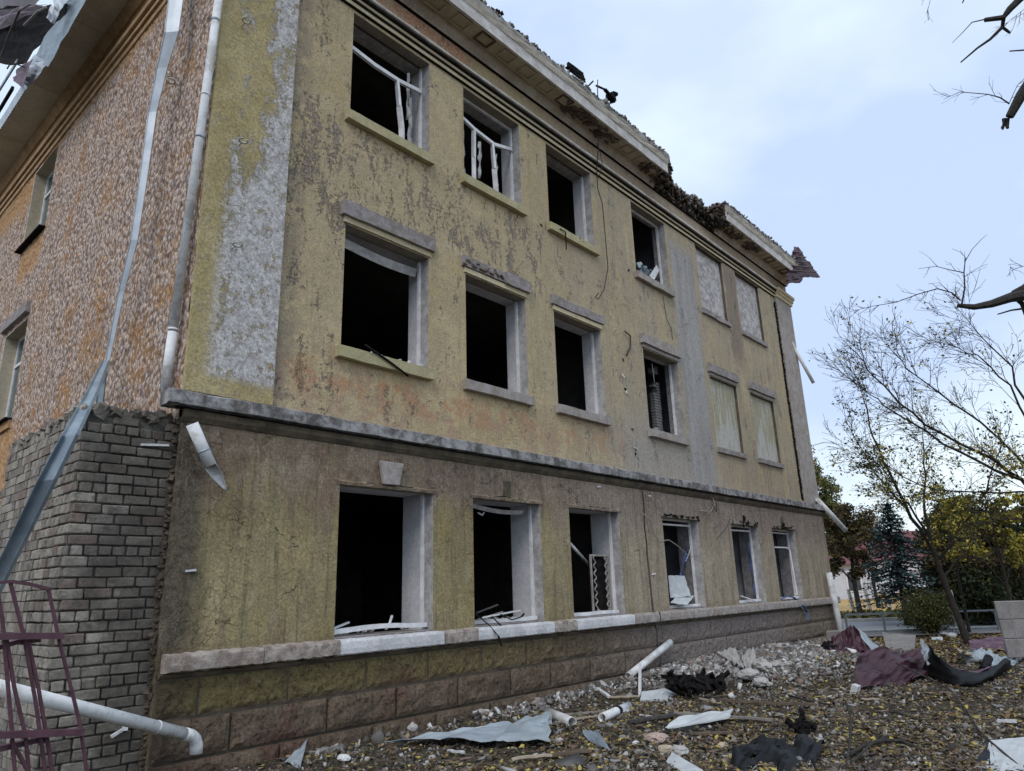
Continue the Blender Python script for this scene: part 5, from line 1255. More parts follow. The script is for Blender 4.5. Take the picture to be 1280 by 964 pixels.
lump(822, 929, .2, 'rubble_pink', 'pinkish plaster lump on the leaves below the white board'); lump(833, 943, .16, 'wood_pale', 'tan stone chip near the bottom edge'); lump(850, 945, .17, 'rubble_pale', 'rounded pale stone near the bottom edge')
lump(514, 914, .15, 'rubble_pale', 'pale stone block at the foot of the plinth'); lump(587, 921, .16, 'white_board', 'bluish white block behind the long metal sheet'); lump(603, 897, .14, 'rubble_pale', 'pale pointed stone by the plinth near the white splinter'); lump(484, 920, .1, 'rubble_grey', 'small grey stone left of the pale stone block')
lump(664, 909, .15, 'foam', 'white foam block between the metal sheet and the pipe piece'); lump(800, 946, .1, 'rubble_grey', 'small grey stone near the bottom centre'); lump(430, 952, .12, 'foam', 'white chip at the bottom left of the yard')
for px, py, s_, m_, lab in ((540, 948, .07, 'rubble_pale', 'pebble sized pale stone under the long metal sheet'), (700, 930, .08, 'rubble_pale', 'small pale stone right of the long metal sheet'), (778, 925, .08, 'rubble_grey', 'grey pebble left of the pinkish lump'), (795, 932, .07, 'foam', 'white crumb left of the pinkish lump'), (902, 935, .08, 'wood_pale', 'tan pebble above the black foil'), (1040, 890, .07, 'rubble_grey', 'grey pebble among the leaves on the right'), (1130, 905, .08, 'wood_pale', 'tan stone among the leaves before the curled metal')): lump(px, py, s_, m_, lab, n=3)
mb = MB().chunk(Gp(1070, 868, .05), (.16, .1, .09), .12); tag(mb.build('white_block', 'foam', bevel=.006), 'small white block at the lower corner of the maroon sheet', 'block')
# sheet metal heap on the right
def fsheet(name, P4, m_, label, cat='metal sheet', **k): return tag(sheet(name, *P4, m_, **k), label, cat)
fsheet('maroon_roof_sheet', [Gp(1068, 866, .03), Gp(1158, 851, .03), at(1069, 815, d=11.5), at(1153, 812, d=12.3)], 'maroon_sheet', 'big creased maroon metal sheet standing aslant on the leaves', nx=40, ny=22, amp=.045, bend=lambda a, b: .10*abs(math.sin(a*5.2+b*2.6))-.07*abs(math.sin(b*4-a*3)), seed=41)
fsheet('maroon_roof_sheet', [Gp(1095, 862, .02), Gp(1135, 858, .02), Gp(1090, 852, .12), Gp(1160, 842, .2)], 'maroon_sheet', 'folded lower edge of maroon metal under the big creased sheet', nx=12, ny=6, amp=.05, seed=42)
fsheet('maroon_roof_sheet', [Gp(1038, 822, .05), Gp(1092, 822, .05), at(1040, 797, d=15.9), at(1062, 783, d=16.2)], 'maroon_sheet', 'dark maroon sheet rearing up by the far corner of the building', nx=14, ny=10, amp=.10, seed=43)
fsheet('maroon_roof_sheet', [Gp(1062, 822, .05), Gp(1094, 822, .05), at(1061, 783, d=16.1), at(1068, 782, d=16.1)], 'maroon_sheet', 'peak of dark maroon sheet right of the building corner', nx=8, ny=8, amp=.05, seed=44)
fsheet('metal_sheet', [Gp(1090, 822, .05), Gp(1108, 817, .05), at(1070, 785, d=16.0), at(1076, 789, d=16.0)], 'zinc_ground', 'whitish underside of sheet sloping down from the maroon peak', nx=8, ny=5, amp=.03, seed=45)
fsheet('concrete_slab', [Gp(1108, 815, .05), Gp(1143, 815, .05), Gp(1105, 803, .28), Gp(1147, 806, .22)], 'concrete_panel', 'grey slab lying behind the big creased maroon sheet', 'slab', nx=8, ny=3, amp=.01, th=.1, seed=46)
# curled sheet
def curl(name, pts, width, m_, label, th=.006):
    mb = MB(); vs = []; pts = [Vector(p) for p in pts]
    for i, p in enumerate(pts):
        w = Vector(width[i]) if isinstance(width, list) else Vector(width)
        for k in range(6): t = k/5; vs.append(p+w*t+Vector((0, 0, .02*math.sin(i*1.3+k)))+FH*.05*math.sin(t*3+i*.4))
    mb.add(vs, [(i*6+k, i*6+k+1, (i+1)*6+k+1, (i+1)*6+k) for i in range(len(pts)-1) for k in range(5)])
    o = mb.build(name, m_, smooth=True); s_ = o.modifiers.new('thick', 'SOLIDIFY'); s_.thickness = th; s2 = o.modifiers.new('sub', 'SUBSURF'); s2.levels = 1; s2.render_levels = 1
    return tag(o, label, 'metal sheet')
def loft(name, A, Bq, m_, label, n=5, th=.006, bow=.06):
    """sheet swept between two rims (lists of points of equal length), bellied outward"""
    vs = []; k = n+1
    for p, q in zip(A, Bq):
        for i in range(k):
            t = i/n; vs.append(Vector(p).lerp(Vector(q), t)-FH*bow*math.sin(t*math.pi)+Vector((random.uniform(-.025, .025), random.uniform(-.025, .025), random.uniform(-.022, .022))))
    o = MB().add(vs, [(i*k+j, i*k+j+1, (i+1)*k+j+1, (i+1)*k+j) for i in range(len(A)-1) for j in range(n)]).build(name, m_, smooth=True)
    s_ = o.modifiers.new('thick', 'SOLIDIFY'); s_.thickness = th; return tag(o, label, 'metal sheet')
def dens(L, k=3):
    out_ = []
    for p, q in zip(L[:-1], L[1:]): out_ += [Vector(p).lerp(Vector(q), i/k) for i in range(k)]
    return out_+[Vector(L[-1])]
loft('curled_sheet', dens([Gp(1148, 842, .02), Gp(1170, 852, .02), Gp(1195, 858, .02), Gp(1222, 857, .02), Gp(1244, 848, .02), Gp(1262, 836, .02)]),
     dens([at(1160, 806, d=11.5), at(1176, 824, d=11.3), at(1196, 838, d=11.1), at(1220, 843, d=11.1), at(1240, 834, d=11.4), at(1258, 822, d=11.9)]), 'black_foil', 'dark trough of curled roofing metal right of the maroon sheet', n=6, bow=.10)
loft('curled_sheet_inside', dens([at(1176, 824, d=11.5), at(1196, 838, d=11.3), at(1220, 843, d=11.3), at(1240, 834, d=11.6)]), dens([Gp(1180, 838, .03), Gp(1200, 842, .03), Gp(1222, 842, .03), Gp(1240, 836, .04)]), 'maroon_faded', 'faded maroon lining lying inside the dark curled trough', n=4, bow=-.06)
fsheet('metal_sheet', [at(1151, 798, d=11.75), at(1152, 816, d=11.7), at(1166, 815, d=11.8), at(1160, 832, d=11.6)], 'zinc_ground', 'upright whitish metal point between the maroon sheet and the dark trough', nx=6, ny=5, amp=.03, seed=51)
fsheet('metal_sheet', [Gp(1196, 828, .10), Gp(1250, 836, .04), at(1205, 812, d=13.3), at(1240, 812, d=13.6)], 'zinc_ground', 'light curled metal sheet behind the dark trough', nx=12, ny=6, amp=.07, seed=52)
fsheet('metal_sheet', [Gp(1240, 838, .03), Gp(1268, 832, .03), at(1236, 818, d=13.2), Gp(1278, 826, .05)], 'zinc_ground', 'pale metal tail at the right end of the curled sheet', nx=8, ny=5, amp=.05, seed=53)
mb = MB().tube([at(1229, 838, d=12.2), at(1236, 822, d=12.4)], .07, 12, hollow=.9); tag(mb.build('dark_tube', 'black_foil', smooth=True), 'short black tube standing inside the curled sheet', 'tube')
mb = MB().tube([at(1197, 812, d=13.6), at(1202, 816, d=13.4), at(1215, 818, d=13.3)], .035, 8); tag(mb.build('white_strip', 'wood_pale', smooth=True), 'cream coloured strip behind the curled metal', 'strip')
cable([Gp(1278, 965, .02)]+[Gp(1238, 935, .10), Gp(1225, 920, .06), Gp(1210, 893, .05), Gp(1190, 870, .08)]+[at(1165, 850, d=10.9), at(1140, 838, d=10.9), at(1120, 829, d=11.1)], .011, 'cable_black', 'thin dark cable running over the maroon sheet down to the white folded sheet')
fsheet('white_metal_sheet', [Gp(1232, 962, .02), Gp(1290, 1000, .06), at(1237, 925, d=7.0), at(1300, 920, d=7.2)], 'white_board', 'white folded metal sheet at the lower right corner', nx=8, ny=6, amp=.006, seed=61)
fsheet('white_metal_sheet', [Gp(1212, 972, .01), Gp(1252, 985, .02), at(1236, 925, d=7.0), at(1238, 925, d=7.0)], 'black_foil', 'dark turned down side of the white folded sheet', nx=6, ny=4, amp=.01, seed=62)
lump(1190, 797, .28, 'foam', 'white sack like lump under the bush across the yard', n=6); lump(1180, 795, .2, 'foam', 'smaller white lump left of the white sack')
gsheet('white_strip', [(1165, 803), (1179, 803), (1165, 800), (1179, 800)], 'foam', 'white strip lying on the brown leaves before the bush', 'strip', zs=(.05, .05, .08, .08), nx=3, ny=1, amp=0, th=.05)
fsheet('maroon_roof_sheet', [Gp(1210, 814, .03), Gp(1262, 818, .03), Gp(1215, 808, .15), Gp(1262, 806, .22)], 'maroon_faded', 'faded maroon sheet lying behind the curled metal by the concrete panels', nx=12, ny=4, amp=.04, seed=63)
tag(MB().tube([Gp(1013, 817, .06), Gp(1028, 818, .06)], .05, 10).build('pipe_piece', 'pvc', smooth=True), 'white pipe end at the foot of the far plinth', 'pipe')
tag(MB().tube([Gp(1046, 819, .08), Gp(1070, 822, .08)], .055, 10).build('pipe_piece', 'pvc', smooth=True), 'white pipe piece lying in front of the dark maroon sheet', 'pipe')
mb = MB()
for i in range(16): mb.chunk(Gp(1040+random.uniform(-7, 8), 818+random.uniform(-3, 3), .1), .16)
tag(mb.build('dark_bag', 'black_char_and_shade'), 'dark lump between the two far pipe pieces', 'lump')
tag(MB().box(0, .5, 0, .5, 0, .5).build('concrete_block', 'concrete_panel', bevel=.02), 'grey concrete block at the far corner of the plinth', 'block'); bpy.data.objects['concrete_block'].location = (17.3, -.75, -.1); bpy.data.objects['concrete_block'].scale = (.8, .8, .8)
# fallen twig sticks in the foreground right
def stick(pts, r, lab):
    return tag(MB().tube([Gp(a_, b_, up) for a_, b_, up in pts], r, 6).build('fallen_branch', 'bark_near', smooth=True), lab, 'branch')
stick([(1058, 965, .02), (1063, 945, .08), (1068, 925, .22), (1062, 912, .30)], .012, 'short broken branch standing up from the leaves at the bottom')
stick([(1058, 950, .04), (1080, 938, .05), (1105, 932, .06), (1128, 930, .04), (1150, 938, .02)], .02, 'dark curved branch lying on the leaves at the bottom right')
stick([(1065, 958, .02), (1090, 940, .08), (1110, 925, .05)], .012, 'thin branch crossing the dark curved branch')
stick([(985, 872, .03), (1010, 880, .05), (1040, 884, .03)], .012, 'thin twig on the leaves right of the long dark stick')
stick([(1100, 895, .02), (1120, 893, .04), (1150, 904, .03), (1170, 905, .02)], .012, 'low twig on the leaves below the maroon sheet')

# ------------------------------------------------------------------ ground litter (nobody could count it)
def yard_points(n, d0, d1, l0=-.85, l1=.80, keep=None):
    """positions spread over the yard in front of the wall, thinner farther off"""
    out_ = []
    while len(out_) < n:
        d = math.exp(random.uniform(math.log(d0), math.log(d1))); l = random.uniform(l0, l1)*d
        p = rd(d, l)
        if p.y > -.26 and p.x < 19.3: continue
        if keep and random.random() > keep(p.x, p.y): continue
        out_.append((p.x, p.y, heap(p.x, p.y)))
    return np.array(out_)
dist = lambda P: np.linalg.norm(P[:, :2]-CAM[:2], axis=1)
kl = lambda x, y: .25+.75*(1/(1+math.exp((y+1.3-.10*(x-6))*2.5)))*min(1, max(.10, .45+1.6*mnoise.noise(Vector((x*.9, y*.9, 4)))+.8*mnoise.noise(Vector((x*2.7, y*2.7, 7)))))
P = yard_points(26000, 5.5, 21, keep=kl); P[:, 2] += rs.uniform(.0, .03, len(P))
o = scatter_leaves('fallen_leaves', P, rs.uniform(.028, .07, len(P))*(1+.02*dist(P)), 'fallen_leaf', .5); tag(o, 'yellow and brown fallen leaves strewn over the yard', 'leaves', kind='stuff')
P = yard_points(30000, 5.5, 20, keep=lambda x, y: min(1, max(.15, .5+1.3*mnoise.noise(Vector((x*.7, y*.7, 14)))+.9*mnoise.noise(Vector((x*2.2, y*2.2, 17)))))); P[:, 2] += .004
o = scatter_chunks('gravel', P, rs.gamma(2.2, .0062, len(P))*(1+.03*dist(P))+.006, 'gravel'); tag(o, 'grey crumbs of stone and mortar all over the earth', 'gravel', kind='stuff')
# rubble close to the wall and on the heap
P = []
while len(P) < 24000:
    x = random.gauss(11.8, 3.2) if random.random() < .8 else random.uniform(4, 17); y = -.25-abs(random.gauss(0, .95 if x > 7 else .3))
    if x < 8.3 and random.random() < .86: continue
    if 0 < x < 17 and y > -3.6: P.append((x, y, heap(x, y)+random.uniform(0, .05)))
P = np.array(P); o = scatter_chunks('rubble', P, rs.gamma(1.6, .017, len(P))+.010, 'rubble_mix'); tag(o, 'grey and whitish rubble heaped along the foot of the wall', 'rubble', kind='stuff')
P = yard_points(900, 6, 17); P[:, 2] += .02
V = []; 
mb = MB()
for p in P: 
    a_ = random.uniform(0, 6.28); L = random.uniform(.06, .3); v_ = Vector((math.cos(a_)*L, math.sin(a_)*L, random.uniform(-.01, .03))); mb.bar(Vector(p), Vector(p)+v_, random.uniform(.006, .018), .006)
tag(mb.build('splinters', 'wood_old'), 'thin laths and splinters littering the yard', 'splinters', kind='stuff')
P = yard_points(420, 6, 15); o = scatter_chunks('plaster_chips', P+np.array([0, 0, .012]), rs.gamma(2.5, .018, len(P))+.015, 'rubble_mix', flat=.35, tilt=.3); tag(o, 'flat pale chips of plaster and foam scattered over the yard', 'chips', kind='stuff')
# loose leaves heap beyond
P = []
for i in range(9000):
    d = random.uniform(14.5, 21); l = random.uniform(.38, .85)*d; p = rd(d, l); P.append((p.x, p.y, heap(p.x, p.y)+random.uniform(.01, .06)))
P = np.array(P); o = scatter_leaves('fallen_leaves', P, rs.uniform(.06, .13, len(P)), 'brown_leaf' if 'brown_leaf' in MATS else 'fallen_leaf', .5); tag(o, 'carpet of fallen leaves under the trees by the street', 'leaves', kind='stuff')
P = []
for i in range(4000):
    d = random.uniform(28.8, 33); l = random.uniform(-2, .85*d); p = rd(d, l); P.append((p.x, p.y, .12+random.uniform(0, .12)))
P = np.array(P); o = scatter_leaves('weeds', P, rs.uniform(.15, .35, len(P)), 'olive_foliage', 1.0); tag(o, 'low weeds on the verge across the street', 'weeds', kind='stuff')

# ------------------------------------------------------------------ street furniture
def railing(l0, l1, dep, h, lab, n):
    root = rootobj('street_railing', rd(dep, l0, .05), lab, 'railing')
    for z_, w in ((h, .05), (h*.12, .04)): under(MB().bar(rd(dep, l0, .05+z_), rd(dep, l1, .05+z_), w, w).build('rail', 'rail_paint'), root)
    for i in range(n+1):
        l = l0+(l1-l0)*i/n; under(MB().bar(rd(dep, l, .0), rd(dep, l, .05+h), .05, .05, up=tuple(RH)).build('post', 'rail_paint'), root)
    return root
railing(9.6, 14.0, 21.9, .56, 'low grey street railing between the building corner and the round bush', 4)
railing(15.1, 21.0, 21.6, .56, 'low grey street railing between the leaning tree and the concrete panels', 4)
grp = 'white posts at the edge of the dry field'
pps = [(1069, 1064), (1090, 1086), (1116, 1112), (1137, 1134), (1158, 1155)]
for i, (pb_, pt_) in enumerate(pps):
    a_ = at(pb_, 772, d=30.5+i*.5); a_.z = .1; b_ = Vector((a_.x, a_.y, 1.05))
    if i < 2: b_ += RH*-.12+Vector((0, 0, .12))
    o = MB().bar(a_, b_, .11, .11, up=tuple(RH)).build('field_post', 'post_paint')
    tag(o, ('leftmost white field post, nearest the building corner', 'second white field post from the building corner', 'white field post left of the blue spruce trunk', 'white field post just right of the blue spruce trunk', 'last white field post behind the round bush')[i], 'post', grp)
pw = at(1196, 770, d=23); pw.z = 0; tp_ = at(1186, 738, d=23); tag(MB().bar(pw, tp_, .13, .13, up=tuple(RH)).build('leaning_post', 'post_paint'), 'white leaning post behind the leaning bare tree', 'post')
# concrete fence panels
cf = rootobj('concrete_fence', Gp(1262, 825, 0), 'stack of grey concrete fence panels leaning at the right edge', 'fence')
for (ya, yb) in ((752, 774), (775, 798), (799, 822)):
    a0, a1 = at(1243+(ya-752)*.26, ya, d=13.6-(ya-752)*.003), at(1243+(yb-752)*.26, yb+.6, d=13.6-(yb-752)*.003); b0, b1 = a0+RH*1.9-FH*.2, a1+RH*1.9-FH*.2
    n_ = (b0-a0).cross(a1-a0).normalized()*.06; mb = MB().add([a0, b0, b1, a1, a0+n_, b0+n_, b1+n_, a1+n_], [(0, 1, 2, 3), (7, 6, 5, 4), (0, 4, 5, 1), (1, 5, 6, 2), (2, 6, 7, 3), (3, 7, 4, 0)])
    o = under(mb.build('panel', 'concrete_panel', fix=True), cf); bv = o.modifiers.new('bevel', 'BEVEL'); bv.width = .012
    mb = MB(); mb.bar(a0+RH*.22-n_*.1-FH*.005, a1+RH*.22-n_*.1-FH*.005, .03, .02); under(mb.build('panel_rib', 'concrete_panel'), cf)

# ------------------------------------------------------------------ far buildings
def house(name, c, w, dp_, hw, hr, wallm, roofm, label, wins):
    """gabled house facing the viewer; c = ground centre"""
    root = rootobj(name, c, label, 'building'); c = Vector(c)
    def bx(l0, l1, d0, d1, z0, z1): 
        q = [c+RH*l+FH*d+Vector((0, 0, z)) for l in (l0, l1) for d in (d0, d1) for z in (z0, z1)]
        return MB().add(q, [(0, 1, 3, 2), (4, 6, 7, 5), (0, 4, 5, 1), (2, 3, 7, 6), (0, 2, 6, 4), (1, 5, 7, 3)])
    under(bx(-w/2, w/2, 0, dp_, 0, hw).build('wall', wallm, fix=True), root)
    q = [c+RH*l+FH*d+Vector((0, 0, z)) for l, d, z in ((-w/2-.4, -.5, hw), (w/2+.4, -.5, hw), (w/2-2, dp_/2, hw+hr), (-w/2+2, dp_/2, hw+hr), (-w/2-.4, dp_+.5, hw), (w/2+.4, dp_+.5, hw))]
    r_ = under(MB().add(q, [(0, 1, 2, 3), (3, 2, 5, 4), (0, 3, 4), (1, 5, 2), (0, 4, 5, 1)]).build('roof', roofm, fix=True), root)
    for l, z in wins:
        f_ = under(bx(l-.55, l+.55, -.06, .02, z-.75, z+.75).build('window', 'frame_white', fix=True), root)
        g_ = bx(l-.45, l+.45, -.09, -.05, z-.65, z+.65).build('pane', 'far_glass', fix=True); g_.parent = f_; g_.matrix_parent_inverse = Matrix.Identity(4)
    return root
pc_ = at(1150, 716, d=68); pc_.z = 0
house('red_roofed_building', pc_, 19, 10, 3.2, 3.0, 'far_wall', 'roof_red', 'long low building with a dull red roof behind the spruce', [(-7, 1.8), (-4.5, 1.8), (-2, 1.8), (.5, 1.8), (3, 1.8)])
pc_ = at(1040, 716, d=52); pc_.z = 0
house('white_building', pc_, 6, 8, 2.6, 1.6, 'far_wall', 'roof_red', 'small whitish building glimpsed between the building corner and the trees', [(1.5, 1.4)])

# ------------------------------------------------------------------ vegetation
def branch_rec(mb, tips, p, d, L, r, lev, spread, grav=0.0, sides=5, seg=4, minr=.004, kids=(2, 4)):
    pts = [p]; rr = [r]; cur = Vector(p); dd = Vector(d).normalized()
    for i in range(seg):
        dd = (dd+Vector((random.gauss(0, .10), random.gauss(0, .10), random.gauss(0, .10)+grav))).normalized()
        cur = cur+dd*L/seg; pts.append(cur.copy()); rr.append(max(minr, r*(1-.55*(i+1)/seg)))
    mb.tube(pts, rr, sides if lev > 1 else 4 if lev else 3, cap=False)
    if lev <= 1: tips.extend(pts[1:])
    if lev == 0: return
    for k in range(random.randint(*kids)+(1 if lev > 1 else 0)):
        t = random.uniform(.25, 1.0); i = min(seg-1, int(t*seg)); q = pts[i].lerp(pts[i+1], t*seg-i if t < 1 else 1)
        ax = Vector((random.gauss(0, 1), random.gauss(0, 1), random.gauss(0, 1))).cross(dd).normalized()
        nd = (Matrix.Rotation(random.uniform(spread*.5, spread), 3, ax)@dd)
        branch_rec(mb, tips, q, nd, L*random.uniform(.5, .75), max(minr, rr[i]*.6), lev-1, spread, grav, sides, seg, minr, kids)
def limb_tree(name, base, label, limbs, trunk_pts, tr, lev=3, leaf=None, nleaf=0, lsize=(.05, .09), dense=1.0, group=None, twigL=1.1, tw=.02, mat_='bark', grav=.0, kids=(2, 4), leafkeep=None, minr=.004, fwd=.35, spread=.8):
    root = rootobj(name, base, label, 'tree', group); b = Vector(base)
    loc = lambda q: b+RH*q[0]+Vector((0, 0, q[1]))+FH*(q[2] if len(q) > 2 else 0)
    mt = MB(); mt.tube([loc(q) for q in trunk_pts], tr, 9, cap=False); under(mt.build('trunk', mat_, smooth=True), root)
    mb = MB(); tips = []
    for pts, r0, r1 in limbs:
        P_ = [loc(q) for q in pts]
        # smooth in-between points
        Q = []
        for i in range(len(P_)-1):
            for k in range(3): Q.append(P_[i].lerp(P_[i+1], k/3)+Vector((random.gauss(0, .025), random.gauss(0, .025), random.gauss(0, .025))))
        Q.append(P_[-1]); n_ = len(Q); R_ = [r0+(r1-r0)*i/(n_-1) for i in range(n_)]; mb.tube(Q, R_, 6, cap=False)
        for i in range(2, n_):
            for _ in range(max(1, int(dense*random.choice((1, 1, 2))))):
                d0 = (Q[i]-Q[i-1]).normalized(); ax = Vector((random.gauss(0, 1), random.gauss(0, 1), random.gauss(0, .6))).cross(d0).normalized()
                nd = Matrix.Rotation(random.uniform(.35, spread), 3, ax)@d0+FH*random.uniform(-fwd, fwd)+Vector((0, 0, .15))
                branch_rec(mb, tips, Q[i], nd, twigL*random.uniform(.6, 1.2), max(minr, min(R_[i]*.6, tw)), lev-1, .75, grav, 4, 3, minr, kids)
        branch_rec(mb, tips, Q[-1], Q[-1]-Q[-2], twigL, max(minr, r1), lev-1, .7, grav, 4, 3, minr, kids)
    under(mb.build('branches', mat_, kind='stuff'), root)
    if leaf:
        T = [t for t in tips if (leafkeep is None or leafkeep(t-b))]
        if T:
            idx = rs.randint(0, len(T), nleaf); P_ = np.array([T[i] for i in idx])+rs.normal(0, .07, (nleaf, 3)); o = scatter_leaves('crown', P_, rs.uniform(*lsize, nleaf), leaf, rnd=True); under(o, root)
    return root
random.seed(21)
# the leaning bare tree
tb = Gp(1212, 808, -.05)
limb_tree('leaning_bare_tree', tb, 'dark leaning tree with bare upswept branches standing on the leaves across the yard',
          [([(-.42, 2.3), (-.75, 3.1, .1), (-1.05, 4.2, .2), (-1.3, 5.2, .2), (-1.45, 6.2, .1)], .05, .012),
           ([(-.42, 2.3), (-.8, 3.0, -.3), (-1.2, 3.6, -.5), (-1.6, 4.2, -.6)], .04, .010),
           ([(-.42, 2.3), (-.3, 3.2, .3), (.0, 4.2, .5), (.2, 5.2, .6)], .045, .012),
           ([(-.36, 2.0), (.1, 2.8, -.4), (.7, 3.6, -.7), (1.2, 4.6, -.8)], .04, .012),
           ([(-.85, 3.3, .1), (-1.3, 4.4, .5), (-1.6, 5.6, .8)], .03, .008),
           ([(-.40, 1.5), (.2, 2.0, .3), (.9, 2.4, .5), (1.6, 3.0, .5)], .03, .008)],
          [(0, 0), (-.10, .5), (-.22, 1.1), (-.36, 1.8), (-.42, 2.35)], [.095, .082, .072, .064, .05], lev=3, leaf='olive_foliage', nleaf=2200, lsize=(.05, .10), twigL=.65, tw=.010)
# second fork of that tree's foot
# the big bare tree off the right edge
tb2 = at(1390, 830, d=15); tb2.z = 0
K = lambda px, py, dz=0: ((px-1390)/58.0, (845-py)/55.5, dz)
limb_tree('spreading_bare_tree', tb2, 'spreading tree beyond the right edge, long bare limbs reaching in with few yellow leaves',
          [([K(1362, 690), K(1330, 640), K(1280, 604), K(1225, 562, .2), K(1187, 520, .2), K(1160, 485, .2), K(1148, 462, .2)], .045, .009),
           ([K(1330, 640), K(1270, 622, -.4), K(1200, 580, -.5), K(1155, 545, -.5), K(1130, 520, -.4)], .036, .008),
           ([K(1355, 640), K(1310, 560, .4), K(1262, 520, .5), K(1225, 480, .5), K(1205, 450, .5)], .030, .007),
           ([K(1362, 600), K(1340, 520, -.2), K(1300, 480, -.2), K(1262, 460, -.2)], .028, .007),
           ([K(1355, 660), K(1290, 650, .6), K(1220, 640, .8), K(1175, 600, .9), K(1150, 590, 1.0)], .024, .006),
           ([K(1365, 560), K(1350, 490), K(1310, 430)], .035, .008),
           ([K(1355, 690), K(1300, 690, .3), K(1240, 665, .3), K(1190, 655, .3)], .022, .006)],
          [K(1390, 850), K(1380, 780), K(1365, 700), K(1360, 620), K(1366, 560)], [.24, .2, .17, .14, .1], lev=3, leaf='yellow_foliage', nleaf=2600, lsize=(.05, .09), twigL=.8, tw=.009, dense=1.7,
          leafkeep=lambda v_: v_.z < 4.6 or random.random() < .10)
# near broken boughs entering at the top right
def near(px, py, d): return at(px, py, d=d)
bt = near(1500, 900, 8.5); bt.z = 0
NT_ = rootobj('shattered_tree', bt, 'shattered dark tree off the right edge with snapped boughs hanging into the sky', 'tree')
tt = [bt, near(1490, 600, 8.3), near(1470, 300, 8.2), near(1450, 50, 8.2), near(1440, -150, 8.2)]
under(MB().tube(tt, [.24, .2, .17, .14, .1], 10, cap=False).build('trunk', 'bark_near', smooth=True), NT_)
def bough(pts, r, d, name='branch', tips_=0, lev=2, L=.35, side=0):
    P_ = [near(a_, b_, d+(i*.03)) for i, (a_, b_) in enumerate(pts)]
    mb = MB(); n_ = len(P_); R_ = [r[0]+(r[1]-r[0])*i/(n_-1) for i in range(n_)]; mb.tube(P_, R_, 7, cap=True)
    T = []
    for i in range(1, n_):
        for _ in range(tips_):
            d0 = (P_[i]-P_[i-1]).normalized(); ax = FH if random.random() < .8 else Vector((0, 0, 1))
            branch_rec(mb, T, P_[i-1].lerp(P_[i], random.random()), Matrix.Rotation(random.choice((-1, 1))*random.uniform(.4, 1.0), 3, ax)@d0, L*random.uniform(.5, 1.2), .0035, lev-1, .8, 0, 4, 4, .0016, (1, 2))
    o = under(mb.build(name, 'bark_near', kind='stuff' if tips_ else None), NT_); return o
random.seed(5)
o = bough([(1450, -60), (1340, 30), (1296, 92), (1276, 120), (1262, 146)], (.10, .045), 8.0)
P_ = near(1257, 154, 8.0); mb = MB()
for i in range(14): mb.bar(P_+Vector((0, 0, .06))+RH*random.uniform(-.02, .05), P_+RH*random.uniform(-.06, .02)+Vector((0, 0, random.uniform(-.08, .0))), .02, .015)
under(mb.build('splintered_end', 'bark_near'), NT_)
bough([(1440, -100), (1320, -40), (1280, -6), (1262, 12), (1254, 22), (1231, 25)], (.05, .022), 7.0)
bough([(1255, 20), (1253, 34), (1258, 38), (1262, 41)], (.02, .012), 7.15)
bough([(1253, 34), (1238, 49), (1222, 60), (1201, 78)], (.017, .007), 7.15)
bough([(1232, 24), (1215, 28), (1204, 40), (1190, 54)], (.007, .002), 7.15)
bough([(1320, 60), (1290, 62), (1262, 64)], (.012, .007), 7.6)
bough([(1262, 130), (1250, 122), (1235, 118), (1200, 115), (1180, 124)], (.009, .002), 7.9, tips_=2, L=.18)
bough([(1262, 128), (1272, 106), (1290, 95)], (.004, .002), 7.9, tips_=2, L=.2)
bough([(1300, 10), (1280, 12), (1262, 26), (1255, 34)], (.004, .0015), 7.5, tips_=2, L=.2)
bough([(1166, -20), (1162, 4), (1158, 18)], (.003, .0015), 7.8, tips_=2, L=.15)
bough([(1212, -30), (1208, -8), (1203, 4)], (.012, .006), 7.8)
bough([(1460, 330), (1350, 350), (1290, 368), (1264, 372), (1240, 380), (1218, 384), (1197, 382)], (.09, .022), 7.6)
bough([(1300, 345), (1280, 360), (1268, 366), (1262, 374)], (.04, .03), 7.7)
bough([(1268, 370), (1278, 380), (1283, 395)], (.03, .02), 7.7)
bough([(1278, 386), (1264, 388), (1247, 393)], (.012, .007), 7.7)
bough([(1202, 382), (1206, 360), (1205, 340), (1207, 322)], (.011, .004), 7.7, tips_=1, L=.25)
bough([(1205, 341), (1190, 338), (1170, 333), (1148, 336)], (.006, .002), 7.75, tips_=1, L=.15)
bough([(1207, 326), (1215, 312), (1226, 300), (1233, 294)], (.004, .002), 7.75)
bough([(1207, 322), (1200, 315), (1190, 311)], (.003, .0015), 7.75)
bough([(1201, 376), (1190, 366), (1172, 361), (1150, 367), (1120, 378), (1090, 383), (1062, 390)], (.009, .002), 7.75, tips_=3, L=.14)
bough([(1283, 334), (1262, 330), (1270, 350)], (.003, .0015), 7.6, tips_=2, L=.2)

